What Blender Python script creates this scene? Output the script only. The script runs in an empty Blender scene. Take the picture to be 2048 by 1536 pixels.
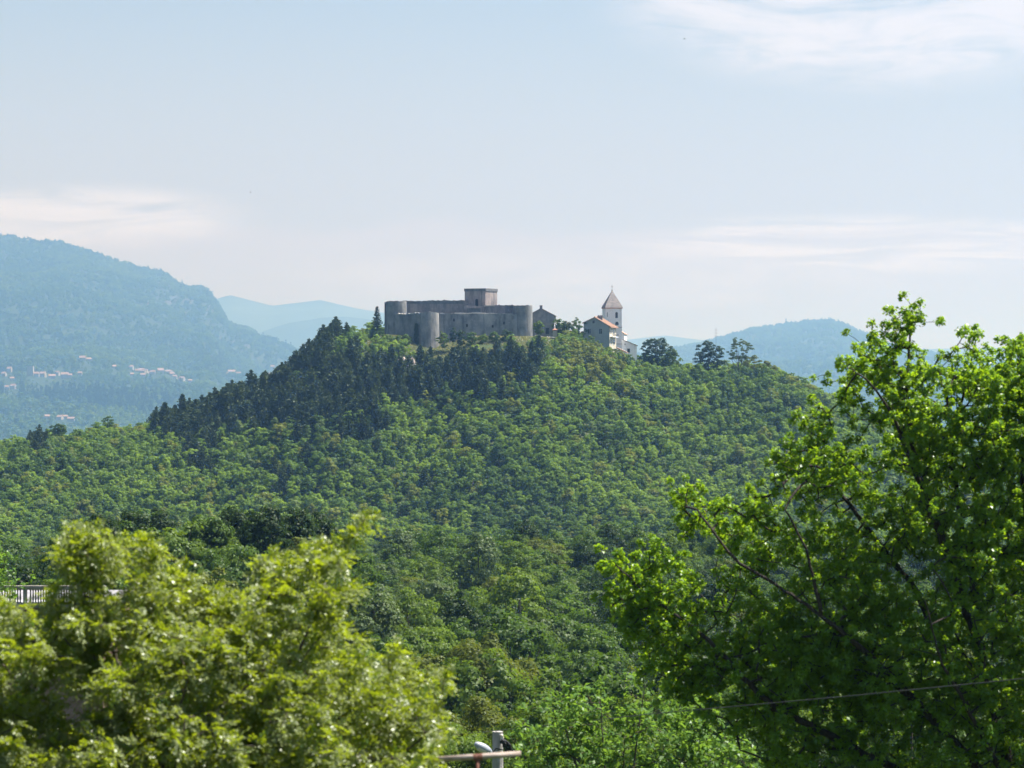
import bpy, math, random
import numpy as np

R = math.radians
scene = bpy.context.scene
COL = scene.collection

# ------------------------------------------------------------------ camera
F = 100.0 / 36.0 * 2048.0          # focal length in photo pixels
CX, CY = 1024.0, 768.0
cam_d = bpy.data.cameras.new("camera")
cam_d.lens = 100.0
cam_d.sensor_width = 36.0
cam_d.clip_start = 0.5
cam_d.clip_end = 60000.0
cam_d.dof.use_dof = True
cam_d.dof.focus_distance = 800.0
cam_d.dof.aperture_fstop = 3.8
cam = bpy.data.objects.new("camera", cam_d)
COL.objects.link(cam)
cam.location = (0, 0, 0)
cam.rotation_euler = (R(90), 0, 0)
scene.camera = cam

# ------------------------------------------------------------------ sun and sky
SUN_EL, SUN_AZ = 63.0, 76.0        # azimuth measured to the right of the view direction (+Y)
sun_d = bpy.data.lights.new("sun", 'SUN')
sun_d.energy = 5.0
sun_d.angle = R(0.53)
sun_d.color = (1.0, 0.965, 0.92)
sun = bpy.data.objects.new("sun", sun_d)
COL.objects.link(sun)
sun.rotation_euler = (R(90 - SUN_EL), 0, R(180 - SUN_AZ))

world = bpy.data.worlds.new("World")
scene.world = world
world.use_nodes = True
SKY_STRENGTH = 0.053
HAZE_DENSITY = 1.35e-4
HAZE_COLOR = (0.31, 0.575, 1.0, 1)

def build_world():
    nt = world.node_tree
    nt.nodes.clear()
    N, L = nt.nodes, nt.links
    out = N.new("ShaderNodeOutputWorld")
    bg = N.new("ShaderNodeBackground")
    bg.inputs["Strength"].default_value = SKY_STRENGTH
    sky = N.new("ShaderNodeTexSky")
    sky.sky_type = 'NISHITA'
    sky.sun_disc = False
    sky.sun_elevation = R(SUN_EL)
    sky.sun_rotation = R(SUN_AZ)
    sky.altitude = 300
    sky.air_density = 1.0
    sky.dust_density = 1.6
    sky.ozone_density = 1.2
    tc = N.new("ShaderNodeTexCoord")
    sep = N.new("ShaderNodeSeparateXYZ")
    L.new(tc.outputs["Generated"], sep.inputs[0])

    def m(op, a, b=None, c=None):
        n = N.new("ShaderNodeMath")
        n.operation = op
        for i, v in enumerate((a, b, c)):
            if v is None:
                continue
            if isinstance(v, (int, float)):
                n.inputs[i].default_value = v
            else:
                L.new(v, n.inputs[i])
        return n.outputs[0]

    yy = m('ADD', m('ABSOLUTE', sep.outputs[1]), 0.03)
    u, v = m('DIVIDE', sep.outputs[0], yy), m('DIVIDE', sep.outputs[2], yy)
    uv = N.new("ShaderNodeCombineXYZ")
    L.new(u, uv.inputs[0])
    L.new(v, uv.inputs[1])

    def noise(sx, sy, detail, rough, off=0.0, dist=0.0):
        mp = N.new("ShaderNodeMapping")
        mp.inputs["Scale"].default_value = (sx, sy, 1)
        mp.inputs["Location"].default_value = (off, off * 0.7, off * 0.3)
        L.new(uv.outputs[0], mp.inputs[0])
        t = N.new("ShaderNodeTexNoise")
        t.inputs["Scale"].default_value = 1.0
        t.inputs["Detail"].default_value = detail
        t.inputs["Roughness"].default_value = rough
        t.inputs["Distortion"].default_value = dist
        L.new(mp.outputs[0], t.inputs["Vector"])
        return t.outputs[0]

    def ramp(x, a, b):
        n = N.new("ShaderNodeMapRange")
        n.interpolation_type = 'SMOOTHSTEP'
        n.inputs["From Min"].default_value = a
        n.inputs["From Max"].default_value = b
        L.new(x, n.inputs["Value"])
        return n.outputs[0]

    def bump(u0, v0, su, sv):
        a = m('DIVIDE', m('SUBTRACT', u, u0), su)
        b = m('DIVIDE', m('SUBTRACT', v, v0), sv)
        return ramp(m('SQRT', m('ADD', m('MULTIPLY', a, a), m('MULTIPLY', b, b))), 1.0, 0.0)

    n_soft = noise(16, 75, 10, 0.66, 3.1, 1.2)
    n_wisp = noise(13, 125, 10, 0.66, 8.4, 1.6)
    n_big = noise(9, 50, 6, 0.55, 1.7, 0.5)
    # drifting cloud banks, each with its own place in the sky
    c1 = m('MULTIPLY', ramp(bump(0.125, 0.132, 0.125, 0.044), 0.05, 0.5), ramp(n_soft, 0.30, 0.60))
    c2 = m('MULTIPLY', ramp(bump(-0.150, 0.0565, 0.085, 0.0165), 0.05, 0.6), ramp(n_soft, 0.28, 0.62))
    c3 = m('MULTIPLY', ramp(bump(0.120, 0.0475, 0.125, 0.0150), 0.05, 0.6), ramp(n_wisp, 0.38, 0.64))
    c4 = m('MULTIPLY', ramp(bump(0.035, 0.036, 0.16, 0.016), 0.05, 0.6), m('MULTIPLY', ramp(n_soft, 0.34, 0.66), 0.5))
    edge = m('ADD', m('MULTIPLY', m('SUBTRACT', n_big, 0.5), 0.030), m('SUBTRACT', 0.0560, v))
    deck = m('MULTIPLY', ramp(edge, 0.0, 0.0065), m('MULTIPLY_ADD', n_soft, 0.7, 0.5))
    cl = m('MAXIMUM', m('MAXIMUM', m('MULTIPLY', c1, 0.75), m('MULTIPLY', c2, 0.95)), m('MAXIMUM', m('MULTIPLY', c3, 1.0), c4))
    veil = m('MULTIPLY', ramp(v, 0.19, 0.03), 0.93)
    mv = N.new("ShaderNodeMixRGB")
    mv.inputs[2].default_value = (4.95, 5.0, 5.6, 1)
    L.new(veil, mv.inputs[0])
    L.new(sky.outputs[0], mv.inputs[1])
    mc = N.new("ShaderNodeMixRGB")
    mc.inputs[2].default_value = (7.2, 6.95, 7.35, 1)
    L.new(cl, mc.inputs[0])
    md = N.new("ShaderNodeMixRGB")
    md.inputs[2].default_value = (5.45, 5.25, 5.75, 1)
    L.new(deck, md.inputs[0]); L.new(mv.outputs[0], md.inputs[1])
    L.new(md.outputs[0], mc.inputs[1])
    L.new(mc.outputs[0], bg.inputs[0])
    L.new(bg.outputs[0], out.inputs[0])

build_world()

vs = scene.view_settings
vs.view_transform = 'Standard'
vs.look = 'None'
vs.exposure = 1.38
vs.gamma = 1.0
cy = scene.cycles
cy.max_bounces = 6
cy.diffuse_bounces = 2
cy.glossy_bounces = 2
cy.transmission_bounces = 4
cy.transparent_max_bounces = 4
cy.volume_bounces = 1
cy.sample_clamp_indirect = 4.0
cy.caustics_reflective = False
cy.caustics_refractive = False

# ------------------------------------------------------------------ helpers
def P(px, py, Y):
    return np.array([(px - CX) / F * Y, Y, (CY - py) / F * Y])

def tag(o, label=None, cat=None, group=None, kind=None):
    if label: o["label"] = label
    if cat: o["category"] = cat
    if group: o["group"] = group
    if kind: o["kind"] = kind
    return o

def empty(name, loc):
    o = bpy.data.objects.new(name, None)
    o.empty_display_size = 0.5
    o.location = tuple(float(c) for c in loc)
    COL.objects.link(o)
    return o

def mesh_np(name, V, quads=None, tris=None, mats=(), mi=None, tint=None, smooth=False):
    V = np.asarray(V, dtype=np.float32).reshape(-1, 3)
    me = bpy.data.meshes.new(name)
    parts, tot = [], []
    if quads is not None and len(quads):
        q = np.asarray(quads, dtype=np.int32).reshape(-1, 4)
        parts.append(q.ravel()); tot.append(np.full(len(q), 4, np.int32))
    if tris is not None and len(tris):
        t = np.asarray(tris, dtype=np.int32).reshape(-1, 3)
        parts.append(t.ravel()); tot.append(np.full(len(t), 3, np.int32))
    loops = np.concatenate(parts); tot = np.concatenate(tot)
    me.vertices.add(len(V)); me.vertices.foreach_set("co", V.ravel())
    me.loops.add(len(loops)); me.loops.foreach_set("vertex_index", loops)
    me.polygons.add(len(tot))
    start = np.concatenate([[0], np.cumsum(tot)[:-1]]).astype(np.int32)
    me.polygons.foreach_set("loop_start", start)
    try:
        me.polygons.foreach_set("loop_total", tot)
    except Exception:
        pass
    for m in mats: me.materials.append(m)
    if mi is not None:
        me.polygons.foreach_set("material_index", np.asarray(mi, dtype=np.int32))
    if smooth:
        me.polygons.foreach_set("use_smooth", np.ones(len(tot), dtype=bool))
    if tint is not None:
        a = me.attributes.new("tint", 'FLOAT', 'FACE')
        a.data.foreach_set("value", np.asarray(tint, dtype=np.float32))
    me.update(calc_edges=True)
    me.validate()
    return me

class MB:
    """collects quads/tris; faces as index lists of any length"""
    def __init__(s): s.v, s.f, s.m = [], [], []
    def add(s, verts, faces, mat=0):
        b = len(s.v)
        s.v += [tuple(float(c) for c in q) for q in verts]
        for f in faces:
            s.f.append([i + b for i in f]); s.m.append(mat)
    def box(s, lo, hi, mat=0):
        x0, y0, z0 = lo; x1, y1, z1 = hi
        s.add([(x0,y0,z0),(x1,y0,z0),(x1,y1,z0),(x0,y1,z0),(x0,y0,z1),(x1,y0,z1),(x1,y1,z1),(x0,y1,z1)],
              [(0,3,2,1),(4,5,6,7),(0,1,5,4),(1,2,6,5),(2,3,7,6),(3,0,4,7)], mat)
    def prism(s, poly, d, mat=0):
        """extrude polygon (list of 3d points) by vector d"""
        n = len(poly); d = np.array(d)
        s.add([np.array(p) for p in poly] + [np.array(p) + d for p in poly],
              [tuple(range(n))[::-1], tuple(range(n, 2*n))] + [(i, (i+1) % n, n + (i+1) % n, n + i) for i in range(n)], mat)
    def tube(s, pts, rad, k=6, mat=0, caps=True):
        V, Q = tube_np(pts, rad, k)
        fs = [tuple(q) for q in Q]
        n = len(pts)
        if caps:
            fs += [tuple(range(k))[::-1], tuple(range((n-1)*k, n*k))]
        s.add(V, fs, mat)
    def lathe(s, prof, c, k=20, mat=0, cap=True):
        """prof: list of (r, z) ; c centre xyz"""
        V, fs = [], []
        for r, z in prof:
            for i in range(k):
                a = 2*math.pi*i/k
                V.append((c[0]+r*math.cos(a), c[1]+r*math.sin(a), c[2]+z))
        for j in range(len(prof)-1):
            for i in range(k):
                fs.append((j*k+i, j*k+(i+1) % k, (j+1)*k+(i+1) % k, (j+1)*k+i))
        if cap:
            fs += [tuple(range(k))[::-1], tuple(range((len(prof)-1)*k, len(prof)*k))]
        s.add(V, fs, mat)
    def obj(s, name, mats, parent=None, world=True, rot=None, smooth=False):
        V = np.array(s.v)
        if parent is not None and world:
            p = parent
            while p is not None:
                V = V - np.array(p.location); p = p.parent
        me = bpy.data.meshes.new(name)
        me.from_pydata([tuple(v) for v in V], [], s.f)
        for m in (mats if isinstance(mats, (list, tuple)) else [mats]): me.materials.append(m)
        for p, m in zip(me.polygons, s.m):
            p.material_index = m; p.use_smooth = smooth
        me.update()
        return link(name, me, parent)

def link(name, me, parent=None, loc=None):
    o = bpy.data.objects.new(name, me)
    if parent is not None: o.parent = parent
    if loc is not None: o.location = tuple(float(c) for c in loc)
    COL.objects.link(o)
    return o

def unit(a):
    a = np.asarray(a, float)
    return a / np.maximum(np.linalg.norm(a, axis=-1, keepdims=True), 1e-9)

def tube_np(pts, rad, k=6):
    pts = np.asarray(pts, float); n = len(pts)
    rad = np.broadcast_to(np.asarray(rad, float), (n,))
    t = np.gradient(pts, axis=0); t = unit(t)
    ref = np.array([0.0, 0.0, 1.0]) if abs(t[:, 2]).mean() < 0.8 else np.array([1.0, 0.0, 0.0])
    a = unit(np.cross(t, ref)); b = np.cross(t, a)
    ang = np.linspace(0, 2*np.pi, k, endpoint=False)
    V = pts[:, None] + rad[:, None, None]*(np.cos(ang)[None, :, None]*a[:, None] + np.sin(ang)[None, :, None]*b[:, None])
    Q = []
    for j in range(n-1):
        for i in range(k):
            Q.append((j*k+i, j*k+(i+1) % k, (j+1)*k+(i+1) % k, (j+1)*k+i))
    return V.reshape(-1, 3), np.array(Q)

def cards(rng, C, N, L, aspect=0.6, fold=0.2, U=None):
    """leaf-like folded quads: centre, normal, length"""
    n = len(C)
    N = unit(N)
    if U is None:
        U = rng.normal(size=(n, 3))
    U = unit(U - (U*N).sum(1, keepdims=True)*N)
    S = np.cross(N, U)
    L = np.broadcast_to(np.asarray(L, float), (n,))[:, None]
    W = L*aspect*0.5
    V = np.stack([C - U*L*0.5, C + S*W + N*L*fold*0.5 + U*L*0.06, C + U*L*0.5, C - S*W + N*L*fold*0.5 + U*L*0.06], axis=1)
    Q = np.arange(n*4).reshape(n, 4)
    return V.reshape(-1, 3), Q

def sph(rng, n):
    return unit(rng.normal(size=(n, 3)))

def ipoly(x, y, poly):
    x = np.asarray(x, float); y = np.asarray(y, float)
    ins = np.zeros(x.shape, bool)
    n = len(poly)
    for i in range(n):
        x0, y0 = poly[i]; x1, y1 = poly[(i+1) % n]
        c = ((y0 > y) != (y1 > y))
        with np.errstate(divide='ignore', invalid='ignore'):
            xi = (x1-x0)*(y-y0)/((y1-y0) if y1 != y0 else 1e-9) + x0
        ins ^= c & (x < xi)
    return ins

def vnoise(x, y, seed=0, octaves=4, gain=0.5):
    """cheap value noise, period-free enough, range about -1..1"""
    x = np.asarray(x, float); y = np.asarray(y, float)
    tot = np.zeros(np.broadcast(x, y).shape); amp = 1.0; s = 0.0
    for o in range(octaves):
        xi = np.floor(x).astype(np.int64); yi = np.floor(y).astype(np.int64)
        fx = x - xi; fy = y - yi
        fx = fx*fx*(3-2*fx); fy = fy*fy*(3-2*fy)
        def h(a, b):
            k = (a*374761393 + b*668265263 + (seed+o*17)*974634777) & 0xffffffff
            k = ((k ^ (k >> 13))*1274126177) & 0xffffffff
            k = k ^ (k >> 16)
            return (k & 0xffff)/32767.5 - 1.0
        v = (h(xi, yi)*(1-fx)+h(xi+1, yi)*fx)*(1-fy) + (h(xi, yi+1)*(1-fx)+h(xi+1, yi+1)*fx)*fy
        tot = tot + amp*v; s += amp; amp *= gain
        x = x*2.03+11.7; y = y*2.03+5.3
    return tot/s

# ------------------------------------------------------------------ materials
def nodes(name):
    m = bpy.data.materials.new(name)
    m.use_nodes = True
    nt = m.node_tree
    nt.nodes.clear()
    return m, nt.nodes, nt.links

def leaf_mat(name, dark, light, trans, tw=0.42, gloss=0.05, rough=0.4, pale=None, rnd=0.62):
    """foliage: diffuse + translucent + a little gloss; colour varies leaf by leaf and tree by tree"""
    m, N, L = nodes(name)
    out = N.new("ShaderNodeOutputMaterial")
    at = N.new("ShaderNodeAttribute"); at.attribute_name = "tint"
    oi = N.new("ShaderNodeObjectInfo")
    a = N.new("ShaderNodeMath"); a.operation = 'MULTIPLY'; a.inputs[1].default_value = rnd
    L.new(oi.outputs["Random"], a.inputs[0])
    b = N.new("ShaderNodeMath"); b.operation = 'MULTIPLY_ADD'; b.inputs[1].default_value = 1-rnd
    L.new(at.outputs["Fac"], b.inputs[0]); L.new(a.outputs[0], b.inputs[2])
    mx = N.new("ShaderNodeMixRGB")
    mx.inputs[1].default_value = (*dark, 1); mx.inputs[2].default_value = (*light, 1)
    L.new(b.outputs[0], mx.inputs[0])
    col = mx.outputs[0]
    if pale is not None:
        g = N.new("ShaderNodeNewGeometry")
        mp = N.new("ShaderNodeMixRGB"); mp.inputs[2].default_value = (*pale, 1)
        L.new(g.outputs["Backfacing"], mp.inputs[0]); L.new(col, mp.inputs[1])
        col = mp.outputs[0]
    d = N.new("ShaderNodeBsdfDiffuse"); L.new(col, d.inputs[0])
    tr = N.new("ShaderNodeBsdfTranslucent")
    tm = N.new("ShaderNodeMixRGB"); tm.blend_type = 'MULTIPLY'; tm.inputs[0].default_value = 1.0
    ts = N.new("ShaderNodeMixRGB"); ts.inputs[1].default_value = (0.75, 0.75, 0.75, 1); ts.inputs[2].default_value = (1.25, 1.2, 1.0, 1)
    L.new(b.outputs[0], ts.inputs[0])
    tm.inputs[1].default_value = (*trans, 1); L.new(ts.outputs[0], tm.inputs[2])
    L.new(tm.outputs[0], tr.inputs[0])
    s1 = N.new("ShaderNodeMixShader"); s1.inputs[0].default_value = tw
    L.new(d.outputs[0], s1.inputs[1]); L.new(tr.outputs[0], s1.inputs[2])
    gl = N.new("ShaderNodeBsdfGlossy"); gl.inputs["Roughness"].default_value = rough
    gl.inputs[0].default_value = (0.9, 0.95, 0.9, 1)
    s2 = N.new("ShaderNodeMixShader"); s2.inputs[0].default_value = gloss
    L.new(s1.outputs[0], s2.inputs[1]); L.new(gl.outputs[0], s2.inputs[2])
    L.new(s2.outputs[0], out.inputs[0])
    return m

def noisy(name, cols, scale=(1, 1, 1), detail=5, rough=0.85, bump=0.0, lo=0.35, hi=0.65, spec=0.2, coord="Object", extra=None, metallic=0.0):
    """principled, colour from noise between the given colours; extra = (colour, scale xyz, lo, hi) a second layer of stains"""
    m, N, L = nodes(name)
    out = N.new("ShaderNodeOutputMaterial")
    bs = N.new("ShaderNodeBsdfPrincipled")
    bs.inputs["Roughness"].default_value = rough
    bs.inputs["Specular IOR Level"].default_value = spec
    bs.inputs["Metallic"].default_value = metallic
    tc = N.new("ShaderNodeTexCoord")
    def nz(sc, off):
        mp = N.new("ShaderNodeMapping"); mp.inputs["Scale"].default_value = sc
        mp.inputs["Location"].default_value = (off, off*1.3, off*.6)
        L.new(tc.outputs[coord], mp.inputs[0])
        t = N.new("ShaderNodeTexNoise"); t.inputs["Scale"].default_value = 1.0
        t.inputs["Detail"].default_value = detail; t.inputs["Roughness"].default_value = 0.6
        L.new(mp.outputs[0], t.inputs["Vector"])
        return t.outputs[0]
    n = nz(scale, 0.3)
    rp = N.new("ShaderNodeValToRGB")
    el = rp.color_ramp.elements
    el[0].position = lo; el[0].color = (*cols[0], 1)
    el[1].position = hi; el[1].color = (*cols[-1], 1)
    for i, c in enumerate(cols[1:-1]):
        e = el.new(lo + (hi-lo)*(i+1)/(len(cols)-1)); e.color = (*c, 1)
    L.new(n, rp.inputs[0])
    col = rp.outputs[0]
    for k, (c, sc, a, b) in enumerate(extra or ()):
        n2 = nz(sc, 4.7 + 3*k)
        mr = N.new("ShaderNodeMapRange"); mr.inputs["From Min"].default_value = a; mr.inputs["From Max"].default_value = b
        L.new(n2, mr.inputs[0])
        mx = N.new("ShaderNodeMixRGB"); mx.inputs[2].default_value = (*c, 1)
        L.new(mr.outputs[0], mx.inputs[0]); L.new(col, mx.inputs[1])
        col = mx.outputs[0]
    L.new(col, bs.inputs["Base Color"])
    if bump:
        bp = N.new("ShaderNodeBump"); bp.inputs["Strength"].default_value = bump; bp.inputs["Distance"].default_value = 0.15
        L.new(n, bp.inputs["Height"]); L.new(bp.outputs[0], bs.inputs["Normal"])
    L.new(bs.outputs[0], out.inputs[0])
    return m

G = {   # forest foliage by colour
    'dark':  leaf_mat("leaf_dark_green",  (0.016, 0.034, 0.006), (0.029, 0.054, 0.008), (0.050, 0.094, 0.009), 0.36, 0.012, 0.5),
    'mid':   leaf_mat("leaf_mid_green",   (0.034, 0.069, 0.009), (0.064, 0.112, 0.013), (0.112, 0.202, 0.014), 0.40, 0.012, 0.5),
    'light': leaf_mat("leaf_light_green", (0.052, 0.095, 0.010), (0.095, 0.149, 0.014), (0.172, 0.266, 0.018), 0.42, 0.012, 0.5),
    'olive': leaf_mat("leaf_olive_green", (0.056, 0.079, 0.012), (0.099, 0.121, 0.016), (0.172, 0.210, 0.018), 0.40, 0.012, 0.5),
    'grey':  leaf_mat("leaf_grey_green",  (0.052, 0.085, 0.025), (0.084, 0.121, 0.037), (0.120, 0.185, 0.035), 0.37, 0.014, 0.5),
}
G2 = {   # wood on the castle hill, fresher green
    'dark':  leaf_mat("hill_dark_green",  (0.047, 0.089, 0.018), (0.079, 0.135, 0.022), (0.128, 0.229, 0.027), 0.38, 0.01, 0.5),
    'mid':   leaf_mat("hill_mid_green",   (0.077, 0.138, 0.020), (0.128, 0.200, 0.026), (0.220, 0.355, 0.027), 0.40, 0.01, 0.5),
    'light': leaf_mat("hill_light_green", (0.109, 0.181, 0.022), (0.180, 0.263, 0.028), (0.309, 0.458, 0.036), 0.42, 0.01, 0.5),
    'olive': leaf_mat("hill_olive_green", (0.116, 0.148, 0.026), (0.187, 0.212, 0.032), (0.309, 0.355, 0.036), 0.40, 0.01, 0.5),
    'grey':  leaf_mat("hill_grey_green",  (0.097, 0.143, 0.047), (0.148, 0.200, 0.064), (0.206, 0.310, 0.064), 0.37, 0.01, 0.5),
}
M_PINE = leaf_mat("pine_needles", (0.028, 0.048, 0.018), (0.062, 0.086, 0.028), (0.05, 0.08, 0.02), 0.25, 0.012, 0.5, rnd=0.6)
M_OAK = leaf_mat("oak_leaf", (0.056, 0.134, 0.010), (0.115, 0.215, 0.014), (0.36, 0.56, 0.014), 0.46, 0.022, 0.36, rnd=0.0)
M_ROB = leaf_mat("locust_leaf", (0.046, 0.110, 0.010), (0.155, 0.215, 0.016), (0.43, 0.54, 0.016), 0.38, 0.028, 0.38, pale=(0.19, 0.22, 0.09), rnd=0.0)
M_ASH = leaf_mat("shrub_leaf", (0.06, 0.13, 0.03), (0.11, 0.20, 0.04), (0.22, 0.38, 0.04), 0.40, 0.018, 0.42, rnd=0.0)
M_FLECK = leaf_mat("pale_fleck", (0.55, 0.55, 0.40), (0.72, 0.70, 0.55), (0.5, 0.5, 0.35), 0.3, 0.03, rnd=0.0)
M_BARK = noisy("bark", [(0.045, 0.035, 0.027), (0.10, 0.082, 0.065)], (9, 9, 3), bump=0.6)
M_BARKD = noisy("dark_bark", [(0.022, 0.018, 0.014), (0.06, 0.048, 0.038)], (14, 14, 4), bump=0.7)
M_GROUND = noisy("forest_ground", [(0.022, 0.040, 0.012), (0.040, 0.062, 0.018), (0.055, 0.070, 0.024)], (0.12, 0.12, 0.12), bump=0.3, coord="Object")

# ------------------------------------------------------------------ terrain
CREST_PX = [-900, -400, 0, 220, 310, 400, 480, 560, 620, 660, 700, 740, 770, 1065, 1100, 1170, 1260, 1300, 1400, 1500, 1560, 1620, 1700, 1800, 2048, 2400, 3000]
CREST_PY = [985, 935, 922, 892, 888, 860, 832, 799, 748, 715, 697, 684, 673, 676, 678, 697, 728, 752, 769, 770, 786, 810, 843, 884, 965, 1005, 1020]
YC = 950.0
CREST_X = [(p-CX)/F*YC for p in CREST_PX]
CREST_Z = [(CY-q)/F*YC for q in CREST_PY]
NEAR_Y = [-400, -60, 0, 14, 30, 60, 100, 132, 200, 300, 450, 600, 800, 1300, 3000, 5500, 40000]
NEAR_Z = [1.5, -1.4, -1.75, -3.3, -7.5, -13, -18, -22.5, -31, -34, -34.5, -49, -51, -56, -85, -145, -145]

def ground(x, y):
    x = np.asarray(x, float); y = np.asarray(y, float)
    near = np.interp(y, NEAR_Y, NEAR_Z)
    near = near + 10.5*np.exp(-((x+31)/20)**2 - ((y-262)/38)**2) + 3.0*np.exp(-((x-12)/30)**2-((y-470)/40)**2)
    near = near + np.where(y > 60, 1.6*vnoise(x/45.0, y/45.0, 3, 3), 0.0)*np.clip((y-60)/60, 0, 1)
    cz = np.interp(x, CREST_X, CREST_Z)
    cz = cz + 1.2*vnoise(x/30.0, y/60.0+7, 5, 3)*np.clip((np.abs(x+18)-30)/30, 0, 1)
    y0 = 800 + 10*vnoise(x/70.0, x*0+2.2, 9, 2)
    ye = 936 + 13*np.exp(-((x+24)/11.0)**2)
    t = np.clip((y-y0)/(ye-y0), 0, 1)
    s = 0.35*t + 0.65*(t*t*(3-2*t))
    s = s*(1-0.06*(1-t)) 
    b = np.clip((y-992)/190, 0, 1); s = s*(1-(b*b*(3-2*b)))
    z = near + (cz-near)*s
    z = z + 1.5*vnoise(x/22.0, y/22.0, 12, 3)*np.clip((y-790)/40, 0, 1)*np.clip((925-y)/20, 0, 1)
    return z

def ground_sheet():
    def axis(parts):
        return np.unique(np.concatenate([np.arange(a, b, s) for a, b, s in parts]))
    xs = axis([(-33000, -3000, 3000), (-3000, -420, 220), (-420, -230, 12), (-230, 230, 4), (230, 420, 12), (420, 3000, 220), (3000, 33001, 3000)])
    ys = axis([(-400, -40, 30), (-40, 480, 4), (480, 800, 10), (800, 1010, 4), (1010, 1300, 12), (1300, 3000, 170), (3000, 6000, 300), (6000, 33001, 3000)])
    X, Y = np.meshgrid(xs, ys)
    Z = ground(X, Y)
    V = np.stack([X, Y, Z], -1).reshape(-1, 3)
    nx, ny = len(xs), len(ys)
    i = np.arange(nx*ny).reshape(ny, nx)
    Q = np.stack([i[:-1, :-1], i[:-1, 1:], i[1:, 1:], i[1:, :-1]], -1).reshape(-1, 4)
    o = link("ground", mesh_np("ground", V, Q, mats=[M_GROUND], smooth=True))
    tag(o, "green slope and valley floor running out to the far plain", None, kind="structure")
ground_sheet()

M_MOUNT = noisy("mountain_ground", [(0.010, 0.022, 0.009), (0.016, 0.031, 0.012), (0.024, 0.040, 0.015)], (0.006, 0.006, 0.006), detail=9, bump=0.0, lo=0.32, hi=0.68,
                extra=[((0.06, 0.06, 0.05), (0.0022, 0.0022, 0.006), 0.70, 0.78)])
M_CLIFF = noisy("cliff_rock", [(0.03, 0.035, 0.032), (0.075, 0.075, 0.07)], (0.011, 0.011, 0.0035), detail=8, bump=0.2, extra=[((0.018, 0.03, 0.016), (0.008, 0.008, 0.011), 0.47, 0.56)])

class Mountain:
    """a far hill given by the height of its crest over azimuth, rising from the plain"""
    def __init__(s, y0, y1, y2, crest, foot, rough, seed, gam=0.75):
        s.y0, s.y1, s.y2, s.foot, s.rough, s.seed, s.gam = y0, y1, y2, foot, rough, seed, gam
        s.cpx = [c[0] for c in crest]; s.cpy = [c[1] for c in crest]
    def point(s, px, Y):
        """surface point on the ray of azimuth px at distance Y"""
        px = np.asarray(px, float); Y = np.asarray(Y, float)
        c = np.interp(px, s.cpx, s.cpy)
        t = np.clip((Y-s.y0)/(s.y1-s.y0), 0, 1)
        g = t**s.gam
        py = s.foot + (c - s.foot)*g
        x = (px-CX)/F*Y
        z = (CY-py)/F*Y
        z1 = (CY-c)/F*s.y1
        back = np.clip((Y-s.y1)/(s.y2-s.y1), 0, 1)
        z = np.where(Y > s.y1, z1*(1-back) - 160*back, z)
        amp = s.rough*np.clip(t*3, 0, 1)*np.clip((1-t)*4+0.12, 0, 1)
        z = z + amp*vnoise(x/(s.rough*6.5), Y/(s.rough*12), s.seed, 5, 0.55)
        return np.stack([x+0*Y, Y+0*x, z], -1)
    def mesh(s, name, px0, px1, nc, nr, mats, cliff=None):
        pxs = np.linspace(px0, px1, nc)
        ys = np.concatenate([np.linspace(s.y0, s.y1, nr), np.linspace(s.y1, s.y2, 8)[1:]])
        A, B = np.meshgrid(pxs, ys)
        V = s.point(A, B)
        V[0, :, 2] = -148.0
        V[-1, :, 2] = -148.0
        nr2 = len(ys)
        i = np.arange(nc*nr2).reshape(nr2, nc)
        Q = np.stack([i[:-1, :-1], i[:-1, 1:], i[1:, 1:], i[1:, :-1]], -1).reshape(-1, 4)
        mi = np.zeros(len(Q), int)
        if cliff is not None:
            c = V[:-1, :-1]
            pp = CX + c[..., 0]/c[..., 1]*F; qq = CY - c[..., 2]/c[..., 1]*F
            mi = cliff(pp, qq).ravel().astype(int)
        return link(name, mesh_np(name, V.reshape(-1, 3), Q, mats=mats, mi=mi, smooth=True))

LEFT_CREST = [(-1500, 520), (-800, 470), (-300, 462), (0, 471), (60, 479), (120, 486), (200, 508), (235, 522), (270, 535), (330, 547), (352, 566), (372, 577), (408, 577), (422, 590), (436, 612), (456, 648), (475, 656), (500, 662), (520, 678), (560, 692), (600, 712), (700, 760), (800, 790)]
LEFT_M = Mountain(5800, 11600, 15500, LEFT_CREST, 880, 100, 21, 0.8)
def left_cliff(p, q):
    band = (p > 250) & (p < 520) & (q < 560 + (p-250)*0.62) & (q > 470)
    return band & (vnoise(p/16.0, q/9.0, 31, 3) > 0.12) & (q > np.interp(p, LEFT_M.cpx, LEFT_M.cpy)+5)
mo = LEFT_M.mesh("mountain", -700, 760, 520, 300, [M_MOUNT, M_CLIFF], left_cliff)
tag(mo, "long wooded mountain with a cliff end, its foot lined with a village", kind="structure")

RIGHT_CREST = [(1050, 735), (1200, 716), (1300, 706), (1400, 690), (1470, 670), (1500, 661), (1560, 652), (1620, 645), (1662, 643), (1690, 651), (1725, 668), (1780, 692), (1900, 715), (2100, 735), (2600, 760)]
RIGHT_M = Mountain(6600, 12600, 16500, RIGHT_CREST, 860, 70, 44, 0.8)
mo = RIGHT_M.mesh("mountain", 1000, 2700, 380, 200, [M_MOUNT])
tag(mo, "rounded wooded mountain standing behind the castle hill, beside the oak", kind="structure")

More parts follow.
